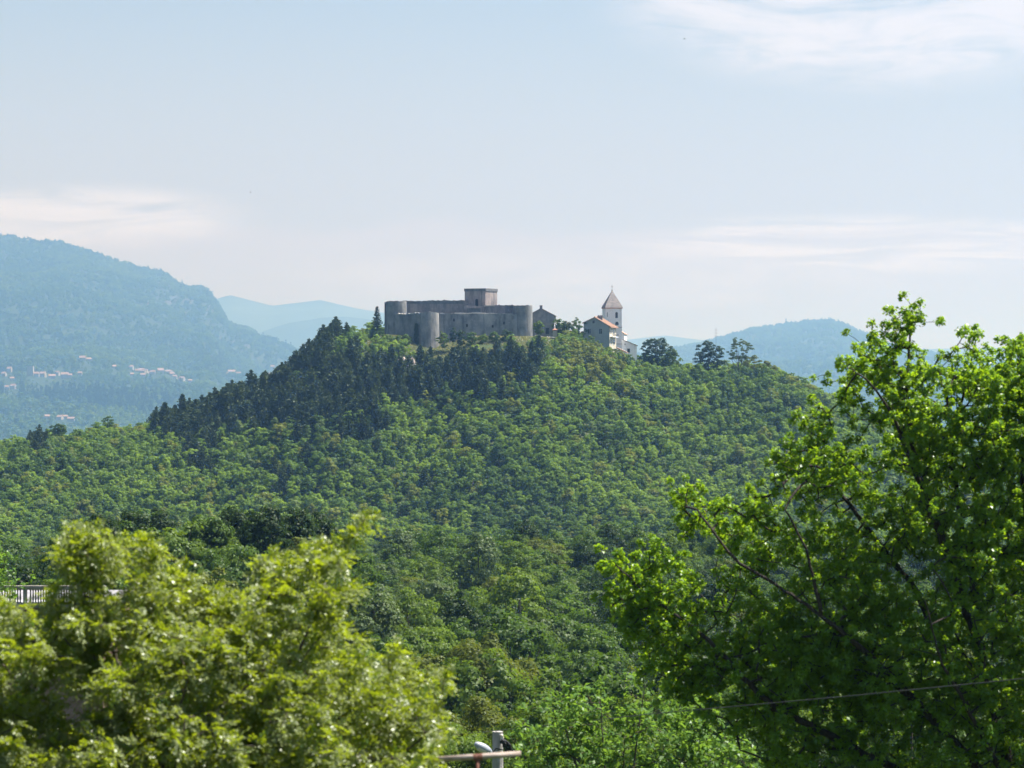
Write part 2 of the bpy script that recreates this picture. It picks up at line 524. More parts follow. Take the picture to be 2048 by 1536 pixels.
FAR_CREST = [(-200, 690), (300, 640), (380, 612), (430, 597), (460, 589), (500, 599), (545, 611), (590, 606), (640, 600), (690, 612), (740, 622), (850, 640), (1000, 665), (1150, 690), (1220, 684), (1330, 670), (1400, 679), (1500, 692), (1700, 700), (2300, 690)]
FAR_M = Mountain(17000, 23000, 29000, FAR_CREST, 800, 110, 61, 0.8)
mo = FAR_M.mesh("mountain", -300, 2400, 320, 60, [M_MOUNT])
tag(mo, "palest farthest mountain range on the horizon", kind="structure")
MID_CREST = [(300, 740), (480, 680), (530, 662), (580, 645), (640, 636), (690, 634), (740, 640), (850, 655), (1000, 690), (1200, 740)]
MID_M = Mountain(13000, 17500, 21000, MID_CREST, 830, 70, 71, 0.8)
mo = MID_M.mesh("mountain", 250, 1250, 200, 60, [M_MOUNT])
tag(mo, "low hazy ridge in front of the palest range, beside the castle hill", kind="structure")

# ------------------------------------------------------------------ castle
STONE = noisy("grey_wall_stone", [(0.095, 0.102, 0.105), (0.18, 0.180, 0.175), (0.27, 0.262, 0.245)], (0.42, 0.42, 0.3), detail=8, bump=0.35, lo=0.3, hi=0.7,
              extra=[((0.33, 0.315, 0.29), (0.14, 0.14, 0.12), 0.52, 0.72), ((0.07, 0.078, 0.08), (0.6, 0.6, 0.09), 0.52, 0.70), ((0.30, 0.28, 0.255), (1.3, 1.3, 1.6), 0.60, 0.72)])
PINK = noisy("pinkish_wall_stone", [(0.19, 0.16, 0.155), (0.28, 0.235, 0.22), (0.36, 0.315, 0.29)], (0.6, 0.6, 0.18), detail=8, bump=0.35, lo=0.3, hi=0.7,
             extra=[((0.12, 0.118, 0.125), (0.5, 0.5, 0.09), 0.50, 0.68), ((0.40, 0.36, 0.33), (1.2, 1.2, 1.5), 0.60, 0.72)])
COPE = noisy("weathered_coping_stone", [(0.10, 0.105, 0.11), (0.19, 0.19, 0.19)], (0.7, 0.7, 0.5), detail=6, bump=0.3)
PALE = noisy("pale_mortar", [(0.38, 0.35, 0.31), (0.55, 0.50, 0.45)], (0.8, 0.8, 0.8))
DARK = noisy("dark_opening", [(0.012, 0.012, 0.014), (0.022, 0.022, 0.024)], (1, 1, 1))

def wall_mb(p0, p1, thick, z0, z1a, z1b, rng, n=24, jit=0.12, batter=0.0):
    jit = jit*1.5
    """wall from plan point p0 to p1; face on the -Y side; uneven top"""
    p0 = np.array(p0, float); p1 = np.array(p1, float)
    d = unit(p1-p0); nrm = np.array([d[1], -d[0]])
    if nrm[1] > 0: nrm = -nrm
    mb = MB(); V = []; Fs = []
    j = np.cumsum(rng.normal(size=n+1))*jit*0.3; j -= np.linspace(j[0], j[-1], n+1)
    j = j + rng.normal(size=n+1)*jit*0.4
    for i in range(n+1):
        t = i/n; q = p0*(1-t)+p1*t
        z1 = z1a*(1-t)+z1b*t + j[i]
        f0 = q + nrm*batter; f1 = q; b = q - nrm*thick
        V += [(f0[0], f0[1], z0), (f1[0], f1[1], z1), (b[0], b[1], z1), (b[0], b[1], z0)]
    for i in range(n):
        a, c = 4*i, 4*(i+1)
        Fs += [(a, c, c+1, a+1), (a+1, c+1, c+2, a+2), (a+2, c+2, c+3, a+3), (a+3, c+3, c, a)]
    Fs += [(0, 1, 2, 3), (4*n, 4*n+3, 4*n+2, 4*n+1)]
    mb.add(V, Fs)
    return mb

def tower_mb(cx, cy_, r0, r1, z0, z1, rng, jit=0.12, k=32, wall=0.9):
    """round tower, battered, with a hollow top behind its parapet"""
    mb = MB(); V = []; Fs = []
    tj = rng.normal(size=k)*jit
    zs = np.linspace(0, 1, 7)
    for t in zs:
        r = r0 + (r1-r0)*(t**0.55)
        for i in range(k):
            a = 2*math.pi*i/k
            V.append((cx+r*math.cos(a), cy_+r*math.sin(a), z0+(z1-z0)*t + (tj[i] if t == 1 else 0)))
    for i in range(k):
        a = 2*math.pi*i/k
        V.append((cx+(r1-wall)*math.cos(a), cy_+(r1-wall)*math.sin(a), z1+tj[i]))
    for i in range(k):
        a = 2*math.pi*i/k
        V.append((cx+(r1-wall)*math.cos(a), cy_+(r1-wall)*math.sin(a), z1-1.1))
    rows = len(zs)+2
    for j in range(rows-1):
        for i in range(k):
            Fs.append((j*k+i, j*k+(i+1) % k, (j+1)*k+(i+1) % k, (j+1)*k+i))
    Fs.append(tuple(range((rows-1)*k, rows*k)))
    mb.add(V, Fs)
    return mb

def X(px, Y): return (px-CX)/F*Y
def Z(py, Y): return (CY-py)/F*Y

def castle():
    rng = np.random.default_rng(5)
    c = empty("castle", (X(918, 945), 945, Z(672, 945)))
    tag(c, "grey ruined hilltop castle with round corner towers and a square keep", "castle")
    base = Z(672, 945) - 6
    # corner towers
    t = tower_mb(X(792, 949), 952, 3.7, 3.45, base, Z(602, 949), rng); t.obj("round_tower", [STONE], c, smooth=False)
    t = tower_mb(X(852, 934), 937, 4.6, 4.15, base-3, Z(625.5, 934), rng, 0.16); o = t.obj("round_tower", [STONE], c)
    t = tower_mb(X(1045.5, 944), 947, 3.65, 3.2, base-3, Z(610.5, 944), rng); o = t.obj("round_tower", [STONE], c)
    # low outer wall
    o = wall_mb((X(790, 944), 946), (X(835, 939), 939), 1.3, base, Z(628, 943), Z(627, 940), rng, 12).obj("curtain_wall", [STONE], c)
    wall_mb((X(796, 944), 944.3), (X(834, 939), 939.2), 0.6, Z(628.5, 943), Z(626.6, 943), Z(626.0, 940), rng, 20, 0.14).obj("coping", [PALE], o)
    o = wall_mb((X(872, 940), 938.5), (X(1034, 944), 944), 1.4, base, Z(627.5, 940), Z(627.5, 943), rng, 40, 0.08, 0.4).obj("curtain_wall", [STONE], c)
    wall_mb((X(880, 940), 939.4), (X(1024, 943.5), 944.4), 0.5, Z(628.2, 940), Z(626.3, 940), Z(626.6, 943), rng, 60, 0.12).obj("coping", [PALE], o)
    # high inner wall, left of the keep, and the lower one on its right
    o = wall_mb((X(800, 952), 953), (X(936, 956), 956), 1.6, base, Z(602.2, 952), Z(601.5, 956), rng, 40, 0.12).obj("inner_wall", [PINK], c)
    wall_mb((X(806, 952), 952.8), (X(928, 956), 955.7), 1.2, Z(607.0, 952), Z(601.2, 952), Z(601.0, 956), rng, 40, 0.14).obj("coping", [COPE], o)
    o = wall_mb((X(928, 953), 953), (X(1040, 951), 951), 1.6, base, Z(612.0, 953), Z(611.5, 951), rng, 40, 0.1).obj("inner_wall", [PINK], c)
    wall_mb((X(990, 953), 952.7), (X(1027, 951), 950.8), 1.2, Z(616.2, 953), Z(611.2, 953), Z(610.8, 951), rng, 20, 0.12).obj("coping", [COPE], o)
    # left return wall and far side wall, so that the ward is closed
    wall_mb((X(776, 950), 955), (X(786, 985), 984), 1.4, base, Z(603, 950), Z(603, 985), rng, 12).obj("inner_wall", [STONE], c)
    wall_mb((X(786, 985), 984), (X(1050, 985), 984), 1.4, base, Z(606, 985), Z(612, 985), rng, 20).obj("inner_wall", [STONE], c)
    wall_mb((X(1056, 950), 950), (X(1052, 985), 984), 1.4, base, Z(613, 950), Z(613, 985), rng, 12).obj("inner_wall", [STONE], c)
    # buttress below the keep
    mb = MB(); mb.box((X(934, 951), 950.6, base), (X(961, 951), 953.2, Z(616.5, 951))); mb.obj("buttress", [COPE], c)
    # keep : corner turned to the viewer's right
    A = np.array([X(929.3, 957), 957.2]); B = np.array([X(971, 954), 954.2]); C = np.array([X(994.4, 960), 960.5]); D = A + (C-B)
    zt, zb = Z(577.5, 955), base
    mb = MB()
    def ring(pts, z, s=0.0):
        cen = sum(pts)/4
        return [(*(p + unit(p-cen)*s), z) for p in pts]
    pts = [A, B, C, D]
    V = ring(pts, zb) + ring(pts, zt)
    mb.add(V, [(0, 1, 5, 4), (1, 2, 6, 5), (2, 3, 7, 6), (3, 0, 4, 7), (4, 5, 6, 7)])
    keep = mb.obj("keep", [PINK], c)
    mb = MB(); zz = Z(582.2, 955)
    V = ring(pts, zz, 0.22) + ring(pts, Z(576.8, 955), 0.22) + ring(pts, Z(576.8, 955), -0.7) + ring(pts, zz, -0.7)
    fs = []
    for r in range(3):
        for i in range(4):
            fs.append((r*4+i, r*4+(i+1) % 4, (r+1)*4+(i+1) % 4, (r+1)*4+i))
    for i in range(4): fs.append((12+i, 12+(i+1) % 4, (i+1) % 4, i))
    mb.add(V, fs); mb.obj("parapet", [COPE], keep)
    # doorway with its stone frame, standing 0.1 m proud of the wall
    d = unit(B-A); nrm = np.array([d[1], -d[0]])
    t = (953.6-929.3)/(971-929.3)
    q = A*(1-t)+B*t
    def door_poly(w, z0, z1, off, arch=True):
        pl = [(*(q+d*w+nrm*off), z0), (*(q+d*w+nrm*off), z1-w*0.8)]
        for a in np.linspace(0.25, math.pi-0.25, 7): pl.append((*(q+d*w*math.cos(a)+nrm*off), z1-w*0.8+w*0.8*math.sin(a)))
        pl += [(*(q-d*w+nrm*off), z1-w*0.8), (*(q-d*w+nrm*off), z0)]
        return pl
    mb = MB(); mb.prism(door_poly(0.78, Z(617, 955), Z(595.2, 955), 0.06), (*(-nrm*0.3), 0)); mb.obj("door_surround", [PINK], keep)
    mb = MB(); mb.prism(door_poly(0.5, Z(617, 955), Z(597.8, 955), 0.10), (*(-nrm*0.3), 0)); mb.obj("doorway", [DARK], keep)
    # small dark holes in the outer wall
    for hx, hy in ((934, 651), (985.5, 652.5), (908, 640), (1008, 646)):
        yw = 938.5 + (944-938.5)*(hx-872)/(1034-872)
        mb = MB(); mb.box((X(hx, yw)-0.28, yw-0.45, Z(hy, yw)-0.45), (X(hx, yw)+0.28, yw+0.3, Z(hy, yw)+0.45)); mb.obj("wall_opening", [DARK], c)
    # ledge right of the door
    mb = MB()
    a = B + (C-B)*0.05
    mb.box((X(968, 951), 951.4, Z(612.8, 951)), (X(990, 951), 953.6, Z(610.8, 951))); mb.obj("ledge", [PALE], c)
castle()

# ------------------------------------------------------------------ church, houses on the hill
WHITE = noisy("white_plaster", [(0.74, 0.74, 0.74), (0.84, 0.84, 0.83)], (0.4, 0.4, 0.15), detail=6, lo=0.25, hi=0.6, bump=0.1,
              extra=[((0.62, 0.62, 0.62), (0.5, 0.5, 0.08), 0.62, 0.78)])
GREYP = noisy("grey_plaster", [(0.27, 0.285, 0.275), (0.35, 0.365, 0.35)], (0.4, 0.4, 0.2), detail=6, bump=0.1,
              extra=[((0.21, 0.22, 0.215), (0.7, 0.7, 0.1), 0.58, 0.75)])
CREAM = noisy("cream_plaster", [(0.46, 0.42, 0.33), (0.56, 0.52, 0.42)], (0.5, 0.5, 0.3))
TILE = noisy("orange_roof_tile", [(0.32, 0.18, 0.12), (0.42, 0.26, 0.185), (0.50, 0.36, 0.28)], (1.6, 1.6, 1.6), detail=5, bump=0.4)
SPIRE = noisy("weathered_spire_tile", [(0.16, 0.15, 0.145), (0.24, 0.215, 0.205), (0.30, 0.265, 0.245)], (0.9, 0.9, 2.5), detail=7, bump=0.4,
              extra=[((0.33, 0.295, 0.275), (0.3, 0.3, 0.5), 0.57, 0.7)])
RED = noisy("red_tile_trim", [(0.36, 0.16, 0.11), (0.48, 0.24, 0.16)], (1.5, 1.5, 1.5))
GLASS_D = noisy("dark_window", [(0.012, 0.014, 0.018), (0.03, 0.034, 0.04)], (1, 1, 1), rough=0.25, spec=0.5)
SHUT = noisy("dark_green_shutter", [(0.035, 0.05, 0.045), (0.055, 0.07, 0.065)], (2, 2, 2))
METAL = noisy("dark_metal", [(0.04, 0.04, 0.042), (0.08, 0.08, 0.085)], (5, 5, 5), rough=0.5, metallic=0.5)
STONEH = noisy("old_house_stone", [(0.17, 0.17, 0.165), (0.29, 0.28, 0.265)], (0.8, 0.8, 0.6), detail=8, bump=0.4)

class Frame:
    """local building axes: a along the gable/front, b into the depth"""
    def __init__(s, o, ang):
        s.o = np.array(o, float); s.a = np.array([math.cos(ang), math.sin(ang), 0]); s.b = np.array([-math.sin(ang), math.cos(ang), 0])
    def __call__(s, u, v, z):
        return s.o + s.a*u + s.b*v + np.array([0, 0, z])
    def box(s, mb, u0, u1, v0, v1, z0, z1, mat=0):
        mb.prism([s(u0, v0, z0), s(u1, v0, z0), s(u1, v1, z0), s(u0, v1, z0)], (0, 0, z1-z0), mat)

def arch_window(fr, mb, u, v, z0, z1, w, depth, axis='a', k=7):
    """arched flat panel set DEPTH proud; axis a: on the v-face, b: on the u-face"""
    pl = []
    prof = [(-w, z0), (w, z0), (w, z1-w)] + [(w*math.cos(t), z1-w+w*math.sin(t)) for t in np.linspace(0.2, math.pi-0.2, k)] + [(-w, z1-w)]
    for q, z in prof:
        pl.append(fr(u+q, v, z) if axis == 'a' else fr(u, v+q, z))
    d = (fr.b*depth) if axis == 'a' else (-fr.a*depth)
    mb.prism(pl, d)

def church():
    Y = 962.0
    s = Y/F
    zb, zt = Z(712, Y), Z(617, Y)
    W = (1244.3-1205.3)*s
    c = empty("church", (X(1224.5, Y), Y, zb))
    tag(c, "white church with a tall square bell tower and tiled pyramid spire", "church")
    ang = R(11)
    fr = Frame((X(1205.3, Y), Y, 0), ang)
    w = W/(math.cos(ang)+math.sin(ang)*0.9)*0.985; dep = w*0.9
    fr = Frame((X(1205.3, Y)+dep*math.sin(ang), Y-1, 0), ang)
    mb = MB(); fr.box(mb, 0, w, 0, dep, zb-3, zt)
    tw = mb.obj("bell_tower", [WHITE], c)
    mb = MB(); fr.box(mb, -0.12, w+0.12, -0.12, dep+0.12, Z(655, Y), Z(653.5, Y)); mb.obj("string_course", [GREYP], tw); mb = MB(); fr.box(mb, -0.1, w+0.1, -0.1, dep+0.1, Z(688.5, Y), Z(687.3, Y)); mb.obj("string_course", [GREYP], tw)
    mb = MB(); fr.box(mb, -0.22, w+0.22, -0.22, dep+0.22, zt, zt+0.22); mb.obj("cornice", [RED], tw)
    # spire with slightly flared eaves
    prof = [(0.34, 0.225), (0.20, 0.60), (-0.05, 1.4)]
    top = Z(580, Y)
    cu, cv = w/2, dep/2
    rings = []
    for off, h in [(0.30, 0.22), (0.02, 0.95)]:
        rings.append([fr(-off, -off, zt+h), fr(w+off, -off, zt+h), fr(w+off, dep+off, zt+h), fr(-off, dep+off, zt+h)])
    V = rings[0] + rings[1] + [fr(cu, cv, top)]
    fs = [(3, 2, 1, 0)] + [(i, (i+1) % 4, 4+(i+1) % 4, 4+i) for i in range(4)] + [(4+i, 4+(i+1) % 4, 8) for i in range(4)]
    mb = MB(); mb.add(V, fs); sp = mb.obj("spire", [SPIRE], c)
    mb = MB()
    q = fr(cu, cv, top)
    mb.lathe([(0.05, -0.25), (0.2, -0.05), (0.22, 0.08), (0.1, 0.22), (0.04, 0.26)], q, 10)
    mb.box((q[0]-0.05, q[1]-0.05, q[2]+0.2), (q[0]+0.05, q[1]+0.05, q[2]+1.75))
    mb.box((q[0]-0.42, q[1]-0.045, q[2]+1.08), (q[0]+0.42, q[1]+0.045, q[2]+1.18))
    mb.obj("cross", [METAL], sp)
    def win(px, z0, z1, hw):
        u = (px-1206.5)*s
        mb = MB(); arch_window(fr, mb, u, -0.10, z0-0.1, z1+0.14, hw+0.14, 0.16); o = mb.obj("window", [WHITE], tw)
        mb = MB(); arch_window(fr, mb, u, -0.125, z0, z1, hw, 0.1); mb.obj("louvre", [GLASS_D], o)
    win(1228.8, Z(636.2, Y), Z(624, Y), 0.42)
    win(1229.6, Z(650, Y), Z(643.4, Y), 0.58)
    mb = MB(); arch_window(fr, mb, w+0.06, dep*0.5, Z(636.2, Y), Z(624, Y), 0.4, 0.1, 'b'); mb.obj("window", [GLASS_D], tw)
    mb = MB(); arch_window(fr, mb, 0.62, -0.03, Z(634, Y), Z(624.5, Y), 0.16, 0.1); mb.obj("window", [GREYP], tw)
    # nave behind, lean-to annex on the right
    Y2 = 966.0
    fr2 = Frame((X(1242, Y2), Y2-2.5, 0), R(7))
    u1 = (1274-1242)*s*0.985
    zl, zr = Z(680, Y2), Z(691.5, Y2)
    mb = MB(); mb.prism([fr2(0, 0, zb-5), fr2(u1, 0, zb-5), fr2(u1, 0, zr), fr2(0.5, 0, zl), fr2(0, 0, zl)], fr2.b*6); an = mb.obj("annex", [WHITE], c)
    mb = MB(); mb.prism([fr2(0.45, -0.25, zl), fr2(u1+0.3, -0.25, zr-0.1), fr2(u1+0.3, -0.25, zr+0.1), fr2(0.45, -0.25, zl+0.2)], fr2.b*6.5); mb.obj("roof", [SPIRE], an)
    u = (1256.8-1242)*s
    mb = MB(); fr2.box(mb, u-0.55, u+0.55, -0.06, 0.1, Z(705.6, Y2), Z(697, Y2)); o = mb.obj("window", [PALE], an)
    mb = MB(); fr2.box(mb, u-0.4, u+0.4, -0.09, 0.05, Z(704.6, Y2), Z(698, Y2)); mb.obj("pane", [GLASS_D], o)
    u = (1249.7-1242)*s
    mb = MB(); fr2.box(mb, u-0.15, u+0.15, -0.05, 0.1, Z(689.5, Y2), Z(687.5, Y2)); mb.obj("window", [GLASS_D], an)
    # gabled nave end peeping out behind the tower
    Y3 = 972.0
    mb = MB(); mb.prism([np.array([X(1212, Y3), Y3, zb-3]), np.array([X(1248.3, Y3), Y3, zb-3]), np.array([X(1248.3, Y3), Y3, Z(668, Y3)]), np.array([X(1232, Y3), Y3, Z(658, Y3)]), np.array([X(1212, Y3), Y3, Z(668, Y3)])], (1.5, 14, 0)); nv = mb.obj("nave", [WHITE], c)
    mb = MB(); mb.prism([np.array([X(1231.5, Y3), Y3-0.3, Z(658, Y3)+0.03]), np.array([X(1249.8, Y3), Y3-0.3, Z(668.8, Y3)]), np.array([X(1249.8, Y3), Y3-0.3, Z(667.4, Y3)]), np.array([X(1231.5, Y3), Y3-0.3, Z(656.6, Y3)])], (1.5, 14.6, 0)); mb.obj("roof", [TILE], nv)
    # low tiled porch at the tower foot
    Y4 = 955.0
    a, b = np.array([X(1233, Y4), Y4, Z(696, Y4)]), np.array([X(1254, Y4), Y4, Z(706, Y4)])
    mb = MB(); mb.prism([np.array([X(1234, Y4), Y4+0.3, zb-5]), np.array([X(1253, Y4), Y4+0.3, zb-5]), b+np.array([-0.2, .3, -0.1]), a+np.array([.2, .3, -0.1])], (0.5, 4, 0)); po = mb.obj("porch", [WHITE], c)
    mb = MB(); mb.prism([a, b, b+np.array([0, 0, 0.3]), a+np.array([0, 0, 0.3])], (0.5, 4.4, 0)); mb.obj("roof", [TILE], po)
church()

def framed_window(fr, parent, u, z0, z1, hw, mat=None, axis='a', v=0.0, frame=None, bars=True):
    mb = MB()
    def bx(m, q0, q1, za, zb_, d0, d1):
        if axis == 'a': fr.box(m, u+q0, u+q1, v-d1, v-d0, za, zb_)
        else: fr.box(m, v+d0, v+d1, u+q0, u+q1, za, zb_)
    bx(mb, -hw-0.12, hw+0.12, z0-0.12, z1+0.12, -0.1, 0.05)
    o = mb.obj("window", [frame or PALE], parent)
    mb = MB(); bx(mb, -hw, hw, z0, z1, -0.05, 0.08); mb.obj("pane", [mat or GLASS_D], o)
    if bars:
        mb = MB(); bx(mb, -0.04, 0.04, z0, z1, 0.0, 0.11); bx(mb, -hw, hw, z0+(z1-z0)*0.6, z0+(z1-z0)*0.6+0.07, 0.0, 0.11); mb.obj("frame", [frame or PALE], o)
    return o

def pale_house():
    Y = 950.0
    s = Y/F
    ang = R(-17)
    zb = Z(690, Y)
    ca = math.cos(ang)
    h = empty("house", (X(1200, Y), Y, zb))
    tag(h, "grey two storey house with an orange tiled roof against the church tower", "house")
    # gable wall from px 1168 to 1218.4 ; local u to the right
    wg = (1218.4-1167.5)*s/ca
    fr = Frame((X(1218.4, Y)-wg*ca, Y-wg*math.sin(ang)*1.0-4.0+2.5, 0), ang)
    # right corner is nearest
    L = 8.6
    ur = (1189.5-1167.5)*s/ca
    z_ridge, z_r, z_l = Z(635.3, Y), Z(653.0, Y), Z(645.5, Y)
    mb = MB(); mb.prism([fr(0, 0, zb-5), fr(wg, 0, zb-5), fr(wg, 0, z_r), fr(ur, 0, z_ridge), fr(0, 0, z_l)], fr.b*L)
    wl = mb.obj("wall", [GREYP], h)
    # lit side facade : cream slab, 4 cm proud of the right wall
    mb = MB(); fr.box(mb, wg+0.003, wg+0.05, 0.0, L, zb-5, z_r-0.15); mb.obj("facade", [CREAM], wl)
    e = 0.5
    sr = (z_r-z_ridge)/(wg-ur); sl = (z_ridge-z_l)/ur
    def slab(u0, z0, u1, z1, t=0.22):
        mb = MB(); mb.prism([fr(u0, -0.35, z0), fr(u1, -0.35, z1), fr(u1, -0.35, z1+t), fr(u0, -0.35, z0+t)], fr.b*(L+0.7)); return mb
    rf = slab(ur, z_ridge+0.01, wg+0.75, z_ridge+sr*(wg+0.75-ur)+0.01).obj("roof", [TILE], h)
    slab(-e, z_l-sl*e+0.01, ur-0.002, z_ridge+0.01).obj("roof", [TILE], h)
    # tile courses and ridge as real rolls
    mb = MB()
    for i in range(26):
        v = -0.3 + (L+0.6)*i/25
        a0 = fr(ur+0.1, v, z_ridge+sr*0.1+0.24); a1 = fr(wg+0.75, v, z_ridge+sr*(wg+0.75-ur)+0.24)
        mb.tube([a0, a1], 0.085, 5)
    mb.tube([fr(ur, -0.4, z_ridge+0.27), fr(ur, L+0.4, z_ridge+0.27)], 0.16, 6)
    mb.obj("roof_tile", [TILE], rf)
    # wide chimney on the ridge
    mb = MB(); uc = (1196-1167.5)*s/ca
    fr.box(mb, uc-0.7, uc+0.9, 2.0, 2.8, z_ridge-0.8, Z(633, Y)); fr.box(mb, uc-0.85, uc+1.05, 1.85, 2.95, Z(633, Y), Z(631.8, Y))
    for q in (-0.5, 0.1, 0.7): fr.box(mb, uc+q-0.18, uc+q+0.18, 2.2, 2.6, Z(631.8, Y), Z(630, Y))
    mb.obj("chimney", [COPE], rf)
    U = lambda px: (px-1167.5)*s/ca
    framed_window(fr, wl, U(1187.3), Z(646.6, Y), Z(641, Y), 0.36, bars=False, frame=GREYP)
    for px, z0, z1 in ((1179.0, 667, 658.2), (1201.2, 667.6, 657.8)):
        o = framed_window(fr, wl, U(px), Z(z0, Y), Z(z1, Y), 0.46, frame=GREYP)
        mb = MB(); fr.box(mb, U(px)-0.5, U(px)-0.08, -0.14, -0.09, Z(z0, Y), Z(z1, Y)); mb.obj("shutter", [SHUT], o)
    # side facade: two upper windows, balcony with rail, lower door
    for v, z0, z1, hw in ((1.7, 667, 658.3, 0.62), (5.2, 667, 658.3, 1.1)):
        framed_window(fr, wl, v, Z(z0, Y), Z(z1, Y), hw, axis='b', v=wg+0.05, frame=WHITE)
    mb = MB(); fr.box(mb, wg+0.04, wg+1.0, 0.6, L-0.4, Z(674.2, Y), Z(673, Y)); bal = mb.obj("balcony", [WHITE], h)
    mb = MB()
    for v in np.linspace(0.65, L-0.45, 22): fr.box(mb, wg+0.93, wg+0.97, v-0.02, v+0.02, Z(673, Y), Z(668.2, Y))
    fr.box(mb, wg+0.91, wg+0.99, 0.6, L-0.4, Z(668.4, Y), Z(667.9, Y)); mb.obj("railing", [METAL], bal)
    framed_window(fr, wl, 2.2, Z(688.5, Y), Z(679, Y), 0.5, axis='b', v=wg+0.05, frame=WHITE)
    framed_window(fr, wl, 5.6, Z(688.5, Y), Z(679, Y), 0.9, axis='b', v=wg+0.05, frame=WHITE)
pale_house()

def stone_house():
    Y = 968.0
    s = Y/F
    zb = Z(672, Y)
    h = empty("house", (X(1090, Y), Y, zb))
    tag(h, "old grey stone house with a gable chimney beside the right castle tower", "house")
    fr = Frame((X(1058, Y), Y, 0), R(-4))
    wg = (1109-1058)*s; ur = (1082-1058)*s
    zr, z1, z0 = Z(617.2, Y), Z(631, Y), Z(630, Y)
    mb = MB(); mb.prism([fr(0, 0, zb-4), fr(wg, 0, zb-4), fr(wg, 0, z1), fr(ur, 0, zr), fr(0, 0, z0)], fr.b*9); wl = mb.obj("wall", [STONEH], h)
    def slab(u0, za, u1, zb_):
        mb = MB(); mb.prism([fr(u0, -0.25, za), fr(u1, -0.25, zb_), fr(u1, -0.25, zb_+0.2), fr(u0, -0.25, za+0.2)], fr.b*9.5); return mb
    rf = slab(ur, zr+.01, wg+0.45, z1-0.26).obj("roof", [SPIRE], h)
    slab(-0.4, z0-0.25, ur-0.002, zr+.01).obj("roof", [SPIRE], h)
    mb = MB(); fr.box(mb, ur-0.45, ur+0.42, 0.3, 1.2, zr-0.6, Z(611.6, Y)); fr.box(mb, ur-0.53, ur+0.5, 0.22, 1.28, Z(611.6, Y), Z(610.7, Y)); mb.obj("chimney", [COPE], rf)
    mb = MB(); fr.box(mb, wg-3.0, wg-1.9, -0.05, 0.1, Z(668, Y), Z(656, Y)); mb.obj("doorway", [DARK], wl)
    framed_window(fr, wl, 3.0, Z(650, Y), Z(642, Y), 0.4, frame=STONEH, bars=False)
stone_house()

def shrine():
    Y = 957.0
    s = Y/F
    zb = Z(673.5, Y)
    h = empty("shrine", (X(1110, Y), Y, zb))
    tag(h, "small cream wayside shrine with a white figure, beside the stone house", "shrine")
    cx = X(1110, Y)
    mb = MB(); mb.box((cx-0.75, Y-0.6, zb-2), (cx+0.75, Y+0.6, Z(661.5, Y))); mb.obj("pedestal", [CREAM], h)
    mb = MB(); mb.box((cx-0.9, Y-0.75, Z(661.5, Y)), (cx+0.9, Y+0.75, Z(659.3, Y)));
    mb.add([(cx-0.95, Y-0.8, Z(659.3, Y)), (cx+0.95, Y-0.8, Z(659.3, Y)), (cx+0.95, Y+0.8, Z(659.3, Y)), (cx-0.95, Y+0.8, Z(659.3, Y)), (cx, Y, Z(657, Y))], [(0, 1, 4), (1, 2, 4), (2, 3, 4), (3, 0, 4), (3, 2, 1, 0)])
    mb.obj("cap", [RED], h)
    mb = MB(); mb.lathe([(0.22, 0), (0.2, 0.7), (0.24, 1.0), (0.16, 1.3), (0.06, 1.36), (0.13, 1.5), (0.12, 1.62), (0.03, 1.72)], (cx-0.15, Y, Z(657.6, Y)), 10); mb.obj("figure", [WHITE], h)
    Y = 946.0
    w = MB(); rng = np.random.default_rng(8)
    w = wall_mb((X(1062, Y), Y+2), (X(1118, Y), Y-3), 1.2, Z(690, Y), Z(671.5, Y), Z(677.0, Y), rng, 22, 0.12)
    o = w.obj("retaining_wall", [STONEH])
    tag(o, "low stone retaining wall with a pale top below the stone house", "wall")
    w = wall_mb((X(1068, Y), Y+1.35), (X(1117, Y), Y-3.05), 1.0, Z(671.9, Y), Z(670.7, Y), Z(676.2, Y), rng, 22, 0.06)
    for i, v in enumerate(w.v):
        t = (v[0]-X(1068, Y))/(X(1117, Y)-X(1068, Y))
        if i % 4 in (0, 3): w.v[i] = (v[0], v[1], Z(671.9, Y)*(1-t)+Z(677.2, Y)*t)
    w.obj("coping", [PALE], o)
shrine()

# ------------------------------------------------------------------ vegetation : shapes
def crown_cards(rng, H, Rr, zb, nclump, per, rc, leaf, flat=0.85, top=0.5):
    """leaf clumps spread over and inside an uneven crown; returns V, Q, tint"""
    d = sph(rng, nclump)
    d[:, 2] = d[:, 2]*0.9 + 0.12
    rad = rng.uniform(0.45, 1.0, nclump)**0.6
    lob = 1 + 0.22*np.sin(np.arctan2(d[:, 1], d[:, 0])*rng.integers(2, 4) + rng.uniform(0, 6))
    zc = zb + (H-zb)*top
    cc = np.stack([d[:, 0]*rad*Rr*lob, d[:, 1]*rad*Rr*lob, zc + d[:, 2]*rad*(H-zb)*0.5*flat], -1)
    rcs = rc*rng.uniform(0.65, 1.25, nclump)
    k = nclump*per
    e = sph(rng, k); e[:, 2] = np.abs(e[:, 2])*0.85 - 0.22
    ci = np.repeat(np.arange(nclump), per)
    C = cc[ci] + e*rcs[ci][:, None]*rng.uniform(0.45, 1.05, k)[:, None]
    out = C - np.array([0, 0, zc])
    Nn = unit(e*0.9 + unit(out)*0.6 + sph(rng, k)*0.55 + np.array([0, 0, 0.05]))
    V, Q = cards(rng, C, Nn, leaf*rng.uniform(0.7, 1.3, k), 0.75, 0.25)
    ct = rng.uniform(0, 1, nclump)
    tint = np.clip(ct[ci]*0.6 + rng.uniform(0, 0.5, k), 0, 1)
    return V, Q, tint, cc

